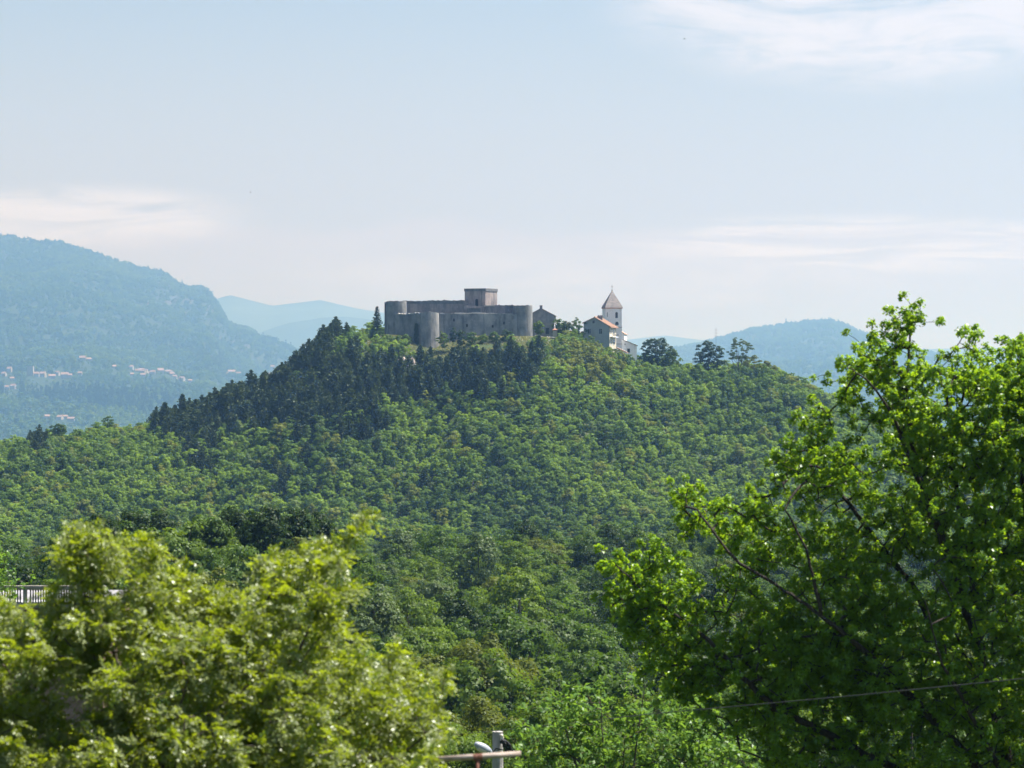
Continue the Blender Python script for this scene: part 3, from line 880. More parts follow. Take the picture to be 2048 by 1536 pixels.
def trunk_tubes(rng, H, r, ends, k=6):
    """tapered trunk with limbs out to some clump centres"""
    Vs, Qs, b = [], [], 0
    top = np.array([rng.normal()*0.04*H, rng.normal()*0.04*H, H*0.72])
    p = [np.array([0, 0, -1.0]), np.array([0, 0, H*0.15]), top*0.5 + np.array([rng.normal()*.1, rng.normal()*.1, 0]), top]
    V, Q = tube_np(p, [r*1.35, r, r*0.7, r*0.25], k); Vs.append(V); Qs.append(Q); b += len(V)
    for e in ends:
        t = rng.uniform(0.25, 0.8)
        s = top*t
        m = (s+e)/2 + np.array([0, 0, -0.05*H])
        V, Q = tube_np([s, m, e], [r*0.45*(1-t*0.5), r*0.3, r*0.08], 5); Vs.append(V); Qs.append(Q+b); b += len(V)
    return np.concatenate(Vs), np.concatenate(Qs)

def pine_cards(rng, H, Rr, zb, whorls, leaf, ragged=0.35, round_top=0.5):
    C, U, T = [], [], []
    ends = []
    for w in range(whorls):
        t = (w+rng.uniform(-.3, .3))/(whorls-1); t = min(max(t, 0), 1)
        z = zb + (H-zb)*t
        r = Rr*((1-t)**round_top*0.92+0.08)*(0.75 if t < 0.12 else 1)
        nb = rng.integers(5, 8)
        a0 = rng.uniform(0, 6.28)
        for b in range(nb):
            a = a0 + b*6.283/nb + rng.normal()*0.25
            L = r*rng.uniform(1-ragged, 1.12)
            d = np.array([math.cos(a), math.sin(a), 0])
            n = max(6, int(15*L/Rr)+4)
            tt = np.linspace(0.2, 1, n)
            sag = rng.uniform(-0.10, 0.16)
            pos = d*(tt*L)[:, None] + np.stack([0*tt, 0*tt, z + L*(sag*tt + 0.22*tt*tt)], -1)
            pos = pos + rng.normal(size=pos.shape)*0.10*Rr*0.6
            C.append(pos); U.append(np.tile(d*0.8+np.array([0, 0, 0.45]), (n, 1)) + rng.normal(size=(n, 3))*0.45)
            T.append(np.full(n, rng.uniform(0, 0.6)) + rng.uniform(0, 0.4, n))
            if b % 3 == 0: ends.append(pos[-1])
    C.append(np.stack([rng.normal(size=8)*0.08, rng.normal(size=8)*0.08, H + rng.uniform(-0.8, 0.25, 8)], -1))
    U.append(np.tile([0, 0, 1.0], (8, 1)) + rng.normal(size=(8, 3))*0.2); T.append(rng.uniform(0, 1, 8))
    C, U, T = np.concatenate(C), np.concatenate(U), np.concatenate(T)
    k = len(C)
    V, Q = cards(rng, C, unit(sph(rng, k)+np.array([0, 0, 0.7])), leaf*rng.uniform(0.7, 1.35, k), 0.6, 0.3, U)
    return V, Q, np.clip(T, 0, 1), ends

class Proto:
    """shape of one kind of tree : crown mesh, trunk mesh, and a joint mesh for woods"""
    def __init__(s, name, V, Q, tint, TV, TQ, leaf_m, bark_m, H):
        s.H = H
        s.crown = mesh_np(name+"_crown", V, Q, mats=[leaf_m], tint=tint)
        s.trunk = mesh_np(name+"_trunk", TV, TQ, mats=[bark_m], smooth=True)
        s.args = (name, V, Q, tint, TV, TQ, leaf_m, bark_m)
        s.joint = None
    def joined(s):
        if s.joint is None:
            name, V, Q, tint, TV, TQ, lm, bm = s.args
            me = mesh_np(name+"_whole", np.concatenate([V, TV]), np.concatenate([Q, TQ+len(V)]), mats=[lm, bm],
                         mi=np.concatenate([np.zeros(len(Q), int), np.ones(len(TQ), int)]), tint=np.concatenate([tint, np.zeros(len(TQ))]))
            s.joint = bpy.data.objects.new(name+"_whole", me)      # only a shape for the woods, never linked
        return s.joint

rng = np.random.default_rng(11)
VAL = {}        # valley trees: colour -> list of protos
shapes = []
for i in range(5):
    H = (7.0, 6.2, 8.4, 6.6, 7.4)[i]; Rr = (2.7, 3.0, 2.1, 3.1, 2.3)[i]
    V, Q, T, cc = crown_cards(rng, H, Rr, H*0.14, (56, 52, 58, 56, 48)[i], 92, 0.78, 0.24, 1.0)
    TV, TQ = trunk_tubes(rng, H, 0.16, cc[rng.permutation(len(cc))[:9]])
    shapes.append((V, Q, T, TV, TQ, H))
for c in G:
    VAL[c] = [Proto("valley_tree", *s[:5], G[c], M_BARK, s[5]) for s in (shapes if c in ('dark', 'mid', 'light') else shapes[:3])]
NEARV = {}      # the nearest of them, with smaller leaves
shapes = []
for i in range(2):
    H = (7.2, 6.4)[i]; Rr = (2.6, 2.9)[i]
    V, Q, T, cc = crown_cards(rng, H, Rr, H*0.10, 80, 260, 0.66, 0.125, 1.0)
    TV, TQ = trunk_tubes(rng, H, 0.14, cc[rng.permutation(len(cc))[:14]])
    shapes.append((V, Q, T, TV, TQ, H))
for c in G:
    NEARV[c] = [Proto("near_tree", *s[:5], G[c], M_BARK, s[5]) for s in shapes]
HILL = {}
shapes = []
for i in range(5):
    H = (6.6, 7.9, 5.4, 7.2, 4.6)[i]; Rr = (2.3, 1.8, 2.8, 2.1, 2.2)[i]
    V, Q, T, cc = crown_cards(rng, H, Rr, H*0.04, (42, 40, 44, 42, 34)[i], 38, 0.74, 0.42, 1.0)
    TV, TQ = trunk_tubes(rng, H, 0.16, cc[:4], 5)
    shapes.append((V, Q, T, TV, TQ, H))
for c in G:
    HILL[c] = [Proto("hill_tree", *s[:5], G2[c], M_BARK, s[5]) for s in (shapes if c in ('dark', 'mid', 'light') else shapes[:2])]
PINE = []
for i in range(6):
    H = (10.5, 9.5, 11.5, 10.0, 8.5, 12.0)[i]; Rr = (2.7, 2.8, 2.5, 3.0, 2.5, 2.9)[i]
    V, Q, T, ends = pine_cards(rng, H, Rr, H*0.16, 15, 0.74, 0.4, (0.5, 0.4, 0.6, 0.35, 0.55, 0.5)[i])
    TV, TQ = trunk_tubes(rng, H*1.3, 0.15, ends[::3], 5)
    PINE.append(Proto("pine", V, Q, T, TV, TQ, M_PINE, M_BARKD, H))
SPRUCE = []
V, Q, T, ends = pine_cards(rng, 8.5, 1.9, 0.8, 16, 0.5, 0.2, 1.0)
TV, TQ = trunk_tubes(rng, 8.5*1.3, 0.14, [], 5)
SPRUCE = Proto("spruce", V, Q, T, TV, TQ, M_PINE, M_BARKD, 8.5)
FARW = []
for c in ('mid', 'dark', 'light'):
    V, Q, T, cc = crown_cards(rng, 6.5, 3.6, 0.3, 12, 9, 1.5, 1.7, 0.9)
    TV, TQ = trunk_tubes(rng, 5.0, 0.2, [], 3)
    FARW.append(Proto("far_tree", V, Q, T, TV, TQ, G[c], M_BARK, 6.5))
V, Q, T, ends = pine_cards(rng, 11, 2.6, 1.0, 7, 1.6, 0.3, 0.7)
TV, TQ = trunk_tubes(rng, 9, 0.2, [], 3)
FARW.append(Proto("far_pine", V, Q, T, TV, TQ, M_PINE, M_BARKD, 11))

def wood(name, pts, rot, scl, idx, protos, label, cat):
    """an uncountable wood: ONE object, tree shapes set on its points"""
    me = bpy.data.meshes.new(name)
    me.vertices.add(len(pts)); me.vertices.foreach_set("co", np.asarray(pts, np.float32).ravel())
    for nm, arr, ty in (("turn", rot, 'FLOAT'), ("size", scl, 'FLOAT'), ("pick", idx, 'INT')):
        a = me.attributes.new(nm, ty, 'POINT')
        a.data.foreach_set("value", np.asarray(arr, np.int32 if ty == 'INT' else np.float32))
    o = link(name, me)
    tag(o, label, cat, kind="stuff")
    ng = bpy.data.node_groups.new(name, 'GeometryNodeTree')
    ng.interface.new_socket("Geometry", in_out='INPUT', socket_type='NodeSocketGeometry')
    ng.interface.new_socket("Geometry", in_out='OUTPUT', socket_type='NodeSocketGeometry')
    N, L = ng.nodes, ng.links
    gi, go = N.new("NodeGroupInput"), N.new("NodeGroupOutput")
    ip = N.new("GeometryNodeInstanceOnPoints"); ip.inputs["Pick Instance"].default_value = True
    jn = N.new("GeometryNodeJoinGeometry")
    for p in reversed(protos):
        oi = N.new("GeometryNodeObjectInfo"); oi.inputs["Object"].default_value = p.joined(); oi.inputs["As Instance"].default_value = True
        L.new(oi.outputs["Geometry"], jn.inputs[0])
    def attr(nm, ty):
        a = N.new("GeometryNodeInputNamedAttribute"); a.data_type = ty; a.inputs["Name"].default_value = nm
        return a.outputs["Attribute"]
    L.new(gi.outputs[0], ip.inputs["Points"]); L.new(jn.outputs[0], ip.inputs["Instance"])
    L.new(attr("pick", 'INT'), ip.inputs["Instance Index"])
    cx_ = N.new("ShaderNodeCombineXYZ"); L.new(attr("turn", 'FLOAT'), cx_.inputs[2])
    L.new(cx_.outputs[0], ip.inputs["Rotation"])
    L.new(attr("size", 'FLOAT'), ip.inputs["Scale"])
    L.new(ip.outputs[0], go.inputs[0])
    md = o.modifiers.new("wood", 'NODES'); md.node_group = ng
    return o

def plant_tree(name, proto, loc, rot, scale, label, cat, group, shapes=None):
    e = empty(name, loc); e.rotation_euler = (0, 0, rot)
    e.scale = (scale, scale, scale) if np.isscalar(scale) else tuple(scale)
    tag(e, label, cat, group)
    for nm, me in (("trunk", proto.trunk), ("crown", proto.crown)):
        o = bpy.data.objects.new(nm, me); o.parent = e; COL.objects.link(o)
    return e

# ------------------------------------------------------------------ vegetation : where
OAK_POLY = [(1735, 650), (1785, 610), (1815, 590), (1870, 610), (1905, 690), (1925, 640), (1975, 660), (2048, 650), (2200, 650), (2200, 1536), (1040, 1536), (1060, 1420), (1330, 1400), (1215, 1210), (1210, 1100), (1300, 1085), (1380, 1090), (1340, 990), (1380, 960), (1500, 990), (1545, 890), (1640, 810), (1700, 840), (1660, 770), (1670, 710)]
BUSH_POLY = [(0, 1215), (90, 1200), (130, 1080), (240, 1090), (440, 1140), (500, 1180), (560, 1120), (690, 1070), (690, 1170), (690, 1270), (720, 1300), (900, 1350), (870, 1536), (0, 1536)]
PINE_POLY = [(300, 862), (310, 822), (345, 790), (480, 765), (560, 728), (605, 690), (632, 660), (700, 640), (706, 660), (672, 700), (640, 740), (690, 725), (719, 712), (832, 710), (900, 704), (969, 700), (1066, 690), (1100, 702), (1075, 752), (1047, 770), (960, 780), (890, 786), (830, 792), (773, 808), (700, 828), (656, 840), (580, 852), (500, 858), (420, 870), (400, 858), (350, 866)]
rng = np.random.default_rng(23)

def jgrid(x0, x1, y0, y1, sp, jit=0.42):
    a, b = np.meshgrid(np.arange(x0, x1, sp), np.arange(y0, y1, sp*0.9))
    a = a + (np.arange(a.shape[0]) % 2)[:, None]*sp*0.5
    a = a + rng.uniform(-jit, jit, a.shape)*sp; b = b + rng.uniform(-jit, jit, b.shape)*sp
    return a.ravel(), b.ravel()

def project(x, y, z): return CX + x/y*F, CY - z/y*F

def seen(x, y, z, canopy=3.0):
    """is the point above the lie of the land (and its tree cover) on the way to the camera"""
    t = np.linspace(0.12, 0.985, 70)
    best = np.full(x.shape, -9.0)
    for k in t:
        yy = y*k
        c = np.where(yy > 150, canopy, 0.0)*np.clip((y-yy)/12, 0, 1)
        best = np.maximum(best, (ground(x*k, yy)+c)/yy)
    return z/y >= best

def blocked(px, Y):
    """footprints where no tree grows"""
    b = (Y > 925) & (Y < 990) & (px > 762) & (px < 1075)
    b |= (Y > 915) & (Y < 940) & (px > 845) & (px < 1000)
    b |= (Y > 928) & (Y < 985) & (px >= 1075) & (px < 1118)
    b |= (Y > 936) & (Y < 985) & (px > 1162) & (px < 1282)
    b |= (Y > 926) & (Y < 960) & (px > 738) & (px < 775)
    return b

# hillside and valley, one list of deciduous trees
x1, y1_ = jgrid(-230, 260, 770, 1035, 2.95)
x2, y2_ = jgrid(-150, 150, 126, 770, 4.7)
ax, ay = np.concatenate([x1, x2]), np.concatenate([y1_, y2_])
px = CX + ax/ay*F
k = (px > -260) & (px < 2420) & ~blocked(px, ay)
k &= ~((ay < 150) & (px < 330))            # the terrace house stands here
ax, ay, px = ax[k], ay[k], px[k]
az = ground(ax, ay)
scl = np.clip(np.exp(rng.normal(size=len(ax))*0.19 + 0.20*vnoise(ax/18.0, ay/18.0, 91, 2)), 0.55, 1.5)*np.where(ay < 770, 1.0, 0.77)
near_c = (ay > 919) & (ay < 960) & (px > 730) & (px < 1130)      # low scrub round the castle
scl = np.where(near_c, scl*0.45, scl)
near_ch = (ay > 920) & (ay < 990) & (px > 1130) & (px < 1300)
scl = np.where(near_ch, scl*0.75, scl)
low = ((ay > 920) & (ay < 950) & (px > 1165) & (px < 1290)) | ((ay > 906) & (ay < 950) & (px > 1055) & (px < 1122))
scl = np.where(low, np.clip(scl, 0.44, 0.52), scl)
hh = np.where(ay > 770, 6.0, 7.0)*scl
py = CY - (az+hh*0.5)/ay*F
vis = seen(ax, ay, az+hh)
k = vis
ax, ay, az, px, py, scl, hh, near_c = [q[k] for q in (ax, ay, az, px, py, scl, hh, near_c)]
# pines : a dense stand inside the belt, and a few scattered among the leafy trees
belt = (ay > 790) & ipoly(px + rng.normal(size=len(px))*6, py+rng.normal(size=len(px))*4, PINE_POLY) & (~near_c | (px < 760)) & (vnoise(ax/9.0, ay/9.0, 88, 2) > -0.36)
strag = np.zeros(len(px), bool)
for (qx, qy, sx, sy, pr) in ((405, 915, 45, 40, 0.6), (560, 970, 22, 22, 0.6), (725, 860, 50, 26, 0.5), (75, 900, 20, 16, 0.4), (270, 838, 9, 14, 0.9), (860, 965, 15, 15, .6), (640, 900, 60, 40, 0.12)):
    strag |= ~belt & (ay > 790) & (((px-qx)/sx)**2 + ((py-qy)/sy)**2 < 1) & (rng.uniform(size=len(px)) < pr)
bx_, by_ = jgrid(-125, 20, 800, 1000, 3.5)
bp = CX + bx_/by_*F
bz = ground(bx_, by_)
k = ~blocked(bp, by_) & (vnoise(bx_/9.0, by_/9.0, 88, 2) > -0.42) & ipoly(bp + rng.normal(size=len(bp))*9, CY-(bz+4.5)/by_*F + rng.normal(size=len(bp))*7, PINE_POLY) & seen(bx_, by_, bz+9.5)
bsc = np.clip(0.86 + rng.normal(size=len(bx_))*0.15 + 0.12*vnoise(bx_/14.0, by_/14.0, 15, 2), 0.5, 1.15)
btop = CY - (bz+10.3*bsc)/by_*F
k &= ~((by_ > 922) & (bp > 745) & (bp < 1130)) & (btop > np.interp(bp, [600, 640, 700, 722, 832, 900, 969, 1066, 1110], [660, 636, 640, 690, 694, 690, 684, 668, 688]))
PN = np.stack([np.concatenate([bx_[k], ax[strag]]), np.concatenate([by_[k], ay[strag]]), np.concatenate([bz[k], az[strag]])], -1)
pine = belt | strag
# colour of each deciduous tree
n1 = 1.15*vnoise(ax/26.0, ay/30.0, 77, 3) + rng.normal(size=len(ax))*0.30 + 0.06
col = np.where(n1 > 0.30, 2, np.where(n1 < -0.27, 0, 1))
col = np.where((rng.uniform(size=len(ax)) < 0.06), 3, col)
col = np.where((rng.uniform(size=len(ax)) < 0.04), 4, col)
el = lambda qx, qy, sx, sy: ((px-qx)/sx)**2 + ((py-qy)/sy)**2 < 1
rr = rng.uniform(size=len(ax))
col = np.where(el(950, 1470, 130, 110) & (rr < 0.75), 3, col)
col = np.where(el(810, 1280, 95, 50) & (rr < 0.8), 4, col)
col = np.where(el(1250, 1230, 100, 140) & (rr < 0.8), 0, col)
col = np.where(el(690, 1150, 80, 55) & (rr < 0.75), 2, col)
col = np.where(el(1180, 725, 70, 40) & (rr < 0.7), 3, col)
col = np.where(near_c & (rr < 0.6), 2, col)
NAMES = ['dark', 'mid', 'light', 'olive', 'grey']

LANDMARKS = [(60, "left end of the valley"), (200, "far row of village houses"), (330, "lowest pines"), (450, "middle of the pine slope"), (570, "steep pine slope"), (680, "top of the pine slope"),
             (752, "lone spruce"), (792, "left castle tower"), (852, "front castle tower"), (905, "castle front wall"), (960, "keep"), (1045, "right castle tower"),
             (1090, "old stone house"), (1150, "trees by the shrine"), (1195, "orange roofed house"), (1240, "church"), (1315, "round dark ridge tree"), (1418, "dark ridge tree by the aerial"),
             (1478, "open crowned ridge tree"), (1570, "right end of the hill"), (1680, "rounded far mountain"), (1850, "oak top"), (2000, "right side of the oak")]
LMX = np.array([l[0] for l in LANDMARKS])
def landmark(p): return LANDMARKS[int(np.argmin(np.abs(LMX-p)))][1]
ORD = ["first", "second", "third", "fourth", "fifth", "sixth", "seventh", "eighth", "ninth", "tenth", "eleventh", "twelfth", "thirteenth", "fourteenth", "fifteenth"]

def name_all(items, fmt):
    """items: list of (px, key text); the same text gets its place from the left added"""
    by = {}
    for i, (p, t) in enumerate(items): by.setdefault(t, []).append((p, i))
    out = [None]*len(items)
    for t, l in by.items():
        l.sort()
        for q, (p, i) in enumerate(l):
            out[i] = fmt(t) if len(l) == 1 else fmt(t) + ", " + (ORD[q] if q < len(ORD) else "last") + " from left"
    return out

# which deciduous trees show largest
occl = ipoly(px, py, OAK_POLY) | ipoly(px, py+20, BUSH_POLY)
infr = (px > -10) & (px < 2058) & (py > 0) & (py-hh/ay*F*0.5 < 1530)
size = np.where(~pine & infr & ~occl, hh/ay, 0)
order = np.argsort(-size)
single = np.zeros(len(ax), bool)
N_SINGLE = 278
single[order[:N_SINGLE]] = True
single &= size > 0
rot = rng.uniform(0, 6.283, len(ax))
# woods
def variants(sets):
    fl, start = [], []
    for c in NAMES: start.append(len(fl)); fl += sets[c]
    return fl, start
for name, sel, sets, lab, cat in (("hillside_wood", ~pine & ~single & (ay > 770), HILL, "mixed green wood covering the castle hill", "wood"),
                                  ("valley_wood", ~pine & ~single & (ay <= 770), VAL, "green leafy wood filling the valley behind the nearer trees", "wood")):
    fl, start = variants(sets)
    ids = np.array([start[c] + rng.integers(0, len(sets[NAMES[c]])) for c in col[sel]])
    wood(name, np.stack([ax, ay, az-0.2], -1)[sel], rot[sel], scl[sel], ids, fl, lab, cat)
# single trees
idx = np.nonzero(single)[0]
WORD = {0: "dark green", 1: "mid green", 2: "light green", 3: "olive green", 4: "pale grey green"}
rows = np.digitize(py[idx], [1120, 1160, 1210, 1270, 1340, 1420])
ROWW = ["farthest", "sixth", "fifth", "fourth", "third", "second", "nearest"]
labs = name_all([(px[i], f"{WORD[col[i]]} tree, {ROWW[r]} valley row, below {landmark(px[i])}") for i, r in zip(idx, rows)], lambda t: t)
for i, lb in zip(idx, labs):
    sets = (VAL if ay[i] > 215 else NEARV) if ay[i] <= 770 else HILL
    l = sets[NAMES[col[i]]]
    sc = scl[i]*np.array([rng.uniform(.9, 1.12), rng.uniform(.9, 1.12), rng.uniform(.92, 1.12)])
    plant_tree("leafy_tree", l[rng.integers(0, len(l))], (ax[i], ay[i], az[i]-0.15), rot[i], sc, lb, "tree", "leafy trees filling the valley")
# pines
ppx, ppy = project(PN[:, 0], PN[:, 1], PN[:, 2]+4.5)
print("pines", len(PN), "deciduous", (~pine).sum(), "single", single.sum())
psc = np.concatenate([bsc[k], rng.uniform(0.6, 0.9, strag.sum())])
keep = np.argsort(-psc/PN[:, 1]*np.where(ppx > 0, 1, 0))[:290]
rest = np.setdiff1d(np.arange(len(PN)), keep)
if len(rest):
    wood("pine_wood", PN[rest]-np.array([0, 0, .2]), rng.uniform(0, 6.28, len(rest)), psc[rest], rng.integers(0, len(PINE), len(rest)), PINE, "dark pine wood standing between the separate pines on the castle hill", "pine wood")
rows = np.digitize(ppy[keep], [700, 735, 770, 800, 840, 880])
ROWP = ["topmost", "second", "third", "fourth", "fifth", "sixth", "lowest"]
szw = np.where(psc > 0.96, "tall", np.where(psc < 0.78, "short", "mid-sized"))
labs = name_all([(ppx[i], f"{szw[i]} pine, {ROWP[r]} pine row, below {landmark(ppx[i])}") for i, r in zip(keep, rows)], lambda t: t)
for i, lb in zip(keep, labs):
    pr = PINE[rng.integers(0, len(PINE))]
    s = psc[i]
    plant_tree("pine_tree", pr, PN[i]-np.array([0, 0, .2]), rng.uniform(0, 6.28), (s*rng.uniform(.9, 1.2), s*rng.uniform(.9, 1.2), s), lb, "pine tree", "dark pines on the castle hill")

# ------------------------------------------------------------------ trees that stand out
def custom_tree(name, label, cat, px, ptop, pbot, Y, width_px, leaf_m, seed, nclump=40, per=55, leaf=0.42, rc=0.8, zfrac=0.12, bark=M_BARK, group=None, flat=0.95, rootdrop=0.3, limbs=9, r=0.2, dense=2.4):
    rg = np.random.default_rng(seed)
    zt, zb = Z(ptop, Y), Z(pbot, Y)
    H = zt - zb
    Rr = width_px/F*Y/2
    nclump = int(nclump*dense)
    V, Q, T, cc = crown_cards(rg, H-rc*0.35, max(Rr-rc*0.55, 0.4), H*zfrac, nclump, per, rc, leaf, flat)
    TV, TQ = trunk_tubes(rg, H, r, cc[rg.permutation(len(cc))[:limbs]])
    e = empty(name, (X(px, Y), Y, zb-rootdrop))
    tag(e, label, cat, group)
    link("trunk", mesh_np("trunk", TV, TQ, mats=[bark], smooth=True), e)
    link("crown", mesh_np("crown", V, Q, mats=[leaf_m], tint=T), e)
    return e

custom_tree("leafy_tree", "dense round dark green tree on the ridge right of the church", "tree", 1314, 670, 752, 938, 66, G['dark'], 101, 46, 60, 0.42, 1.0, 0.0, dense=3.2)
custom_tree("leafy_tree", "light green bush crowding the round dark ridge tree's right side", "tree", 1346, 690, 752, 944, 50, G['light'], 102, 26, 50, 0.45, 0.8, 0.0)
custom_tree("leafy_tree", "dark upright tree on the ridge beside the thin aerial", "tree", 1418, 674, 768, 940, 56, G['dark'], 103, 46, 58, 0.42, 0.9, 0.0, dense=3.2)
custom_tree("leafy_tree", "thin open crowned tree with bare limbs showing on the ridge", "tree", 1476, 670, 768, 942, 60, G['grey'], 104, 34, 50, 0.34, 0.7, 0.40, r=0.22, limbs=18, bark=M_BARK, dense=2.2)
custom_tree("leafy_tree", "brownish bush below the open crowned ridge tree", "tree", 1506, 706, 775, 940, 54, G['olive'], 105, 24, 45, 0.42, 0.75, 0.0)
custom_tree("leafy_tree", "olive bush at the ridge end right of the open crowned tree", "tree", 1538, 716, 780, 940, 50, G['olive'], 106, 24, 45, 0.42, 0.75, 0.0)
custom_tree("leafy_tree", "tall feathery green tree left of the orange roofed house", "tree", 1155, 629, 690, 951, 38, G['mid'], 107, 26, 42, 0.40, 0.65, 0.02)
custom_tree("leafy_tree", "dark green tree between the stone house and the orange roofed house", "tree", 1132, 640, 690, 955, 34, G['dark'], 108, 28, 50, 0.42, 0.75, 0.0)
custom_tree("leafy_tree", "light green tree behind the white shrine figure", "tree", 1117, 631, 680, 964, 26, G['light'], 109, 22, 45, 0.42, 0.7, 0.0)
custom_tree("leafy_tree", "small round bright tree between right castle tower and stone house", "tree", 1077, 638, 672, 952, 24, G['light'], 110, 22, 45, 0.4, 0.65, 0.0)
custom_tree("hedge", "dark clipped hedge under the low retaining wall", "hedge", 1108, 681, 712, 938, 48, G['dark'], 111, 40, 60, 0.36, 0.6, 0.0, flat=1.15)
custom_tree("leafy_tree", "dark leafy tree on the left skyline among lighter trees", "tree", 117, 843, 872, 945, 36, G['mid'], 112, 24, 45, 0.42, 0.75, 0.0)
custom_tree("leafy_tree", "ragged leaning tree on the left skyline right of the lowest village roofs", "tree", 215, 829, 866, 950, 30, G['mid'], 113, 11, 30, 0.42, 0.7, 0.2)
for q, (px_, t, b, w, c, lb) in enumerate([
        (205, 1012, 1100, 85, 'dark', "dark tree rising at the left end of the two dark tree groups"), (262, 1003, 1100, 85, 'dark', "dark tree in the middle of the left dark group"),
        (318, 1000, 1100, 72, 'dark', "dark tree at the right end of the left dark group"),
        (418, 1012, 1110, 80, 'mid', "green tree at the left end of the right dark group"), (470, 998, 1110, 90, 'dark', "dark tree second in the right dark group, below the steep pines"),
        (528, 992, 1115, 95, 'dark', "tallest dark tree in the middle of the right dark group"), (588, 998, 1115, 90, 'dark', "dark tree fourth in the right dark group"),
        (640, 1006, 1110, 80, 'dark', "dark tree at the right end of the right dark group"), (605, 1055, 1140, 80, 'olive', "olive tree in front of the right dark group"),
        (372, 1060, 1140, 75, 'mid', "green tree in the gap between the two dark groups")]):
    Yq = 258 + (q*37 % 26)
    g0 = float(ground(X(px_, Yq), Yq))
    custom_tree("leafy_tree", lb, "tree", px_, t, CY-g0/Yq*F, Yq, w*1.15, G[c], 200+q, 64, 85, 0.27, 0.72, 0.42, flat=0.9, dense=1.5, group="dark trees rising over the valley wood")
# spruce left of the castle
Ys = 955.0
plant_tree("spruce_tree", SPRUCE, (X(754, Ys), Ys, Z(658, Ys)), 0.4, (1.15, 1.15, 0.86), "lone pointed spruce on the skyline left of the castle", "spruce", None)
# shrubs at the foot of the castle walls
for q, (px_, t, b, w, c, lb) in enumerate([
        (886, 659, 688, 28, 'light', "round light green bush against the front castle tower's right side"), (906, 652, 672, 14, 'dark', "dark thin bush against the castle front wall"),
        (922, 656, 682, 26, 'dark', "dark bush under the middle of the castle front wall"), (944, 660, 684, 26, 'mid', "mid green bush under the castle front wall below the keep"),
        (966, 664, 690, 22, 'light', "light bush under the castle front wall right of the keep"), (988, 660, 690, 24, 'mid', "green bush left of the right castle tower"),
        (1012, 656, 692, 26, 'dark', "tall dark bush in the corner by the right castle tower"), (940, 684, 706, 26, 'light', "lowest light bush on the grassy bank below the keep"),
        (978, 682, 704, 24, 'olive', "yellowish bush on the grassy bank below the right wall"), (812, 664, 694, 20, 'light', "light bush at the left castle tower's right foot"),
        (797, 668, 700, 24, 'mid', "green bush in front of the left castle tower"), (776, 664, 696, 24, 'light', "light bush at the left castle tower's left foot"),
        (757, 655, 690, 26, 'mid', "green bush under the lone spruce"), (1072, 668, 692, 18, 'light', "light bush at the right castle tower's right foot"),
        (1182, 668, 706, 40, 'light', "light green bush below the orange roofed house's left corner"), (1205, 682, 716, 40, 'light', "light green bush below the orange roofed house's gable"),
        (1228, 694, 724, 34, 'olive', "yellowish bush below the orange roofed house's balcony"), (1256, 706, 732, 30, 'light', "light bush below the white annex"), (1158, 668, 700, 30, 'mid', "green bush left of the orange roofed house")]):
    Yq = 930.0 if px_ < 1100 else 942.0
    g0 = float(ground(X(px_, Yq), Yq)); b = min(max(b, CY-g0/Yq*F), b+14)
    custom_tree("shrub", lb, "shrub", px_, t, b, Yq, w, G[c], 300+q, 18, 42, 0.36, 0.62, 0.0, group="shrubs round the castle and church", limbs=4, r=0.07)

def ivy():
    rg = np.random.default_rng(41)
    n = 900
    u = rg.uniform(0, 1, n); h = rg.uniform(0, 1, n)**1.2
    w = 0.9*(1-h*0.55)
    pxs = 833 + (u-0.5)*13*w
    C = np.stack([X(pxs, 936), np.where(np.abs(X(pxs, 934)-X(852, 934)) < 4.55, 937-np.sqrt(np.maximum(4.75**2-(X(pxs, 934)-X(852, 934))**2, 0.3)), 938.6) + rg.normal(size=n)*0.08 - 0.1, Z(690 - 42*h, 938)], -1)
    V, Q = cards(rg, C, np.tile([-.2, -1.0, 0.4], (n, 1))+rg.normal(size=(n, 3))*0.5, 0.4*rg.uniform(.7, 1.3, n), 0.8)
    o = link("ivy", mesh_np("ivy", V, Q, mats=[G['dark']], tint=rg.uniform(0, .7, n)))
    tag(o, "dark ivy climbing the wall left of the front castle tower", "ivy")
ivy()

# dry grass on the castle bank
M_DRY = leaf_mat("dry_grass", (0.16, 0.17, 0.06), (0.30, 0.27, 0.12), (0.30, 0.30, 0.10), 0.3, 0.02, rnd=0.0)
def dry_grass():
    rg = np.random.default_rng(6)
    n = 26000
    pxs = rg.uniform(735, 1125, n); Ys_ = rg.uniform(904, 950, n)
    dens = vnoise(pxs/14.0, Ys_/5.0, 4, 3)
    k = (dens > -0.25)
    pxs, Ys_, dens = pxs[k], Ys_[k], dens[k]; n = len(pxs)
    x = X(pxs, Ys_); z = ground(x, Ys_)
    C = np.stack([x, Ys_, z+0.22], -1)
    V, Q = cards(rg, C, np.stack([rg.normal(size=n), rg.normal(size=n), 0.5+0*z], -1), rg.uniform(0.4, 0.85, n), 0.3, 0.1, np.tile([0, 0, 1.0], (n, 1))+rg.normal(size=(n, 3))*0.45)
    o = link("grass", mesh_np("grass", V, Q, mats=[M_DRY], tint=np.clip(0.5+dens*0.6+rg.normal(size=n)*0.2, 0, 1)))
    tag(o, "dry yellowish grass on the bank below the castle walls", "grass", kind="stuff")
dry_grass()

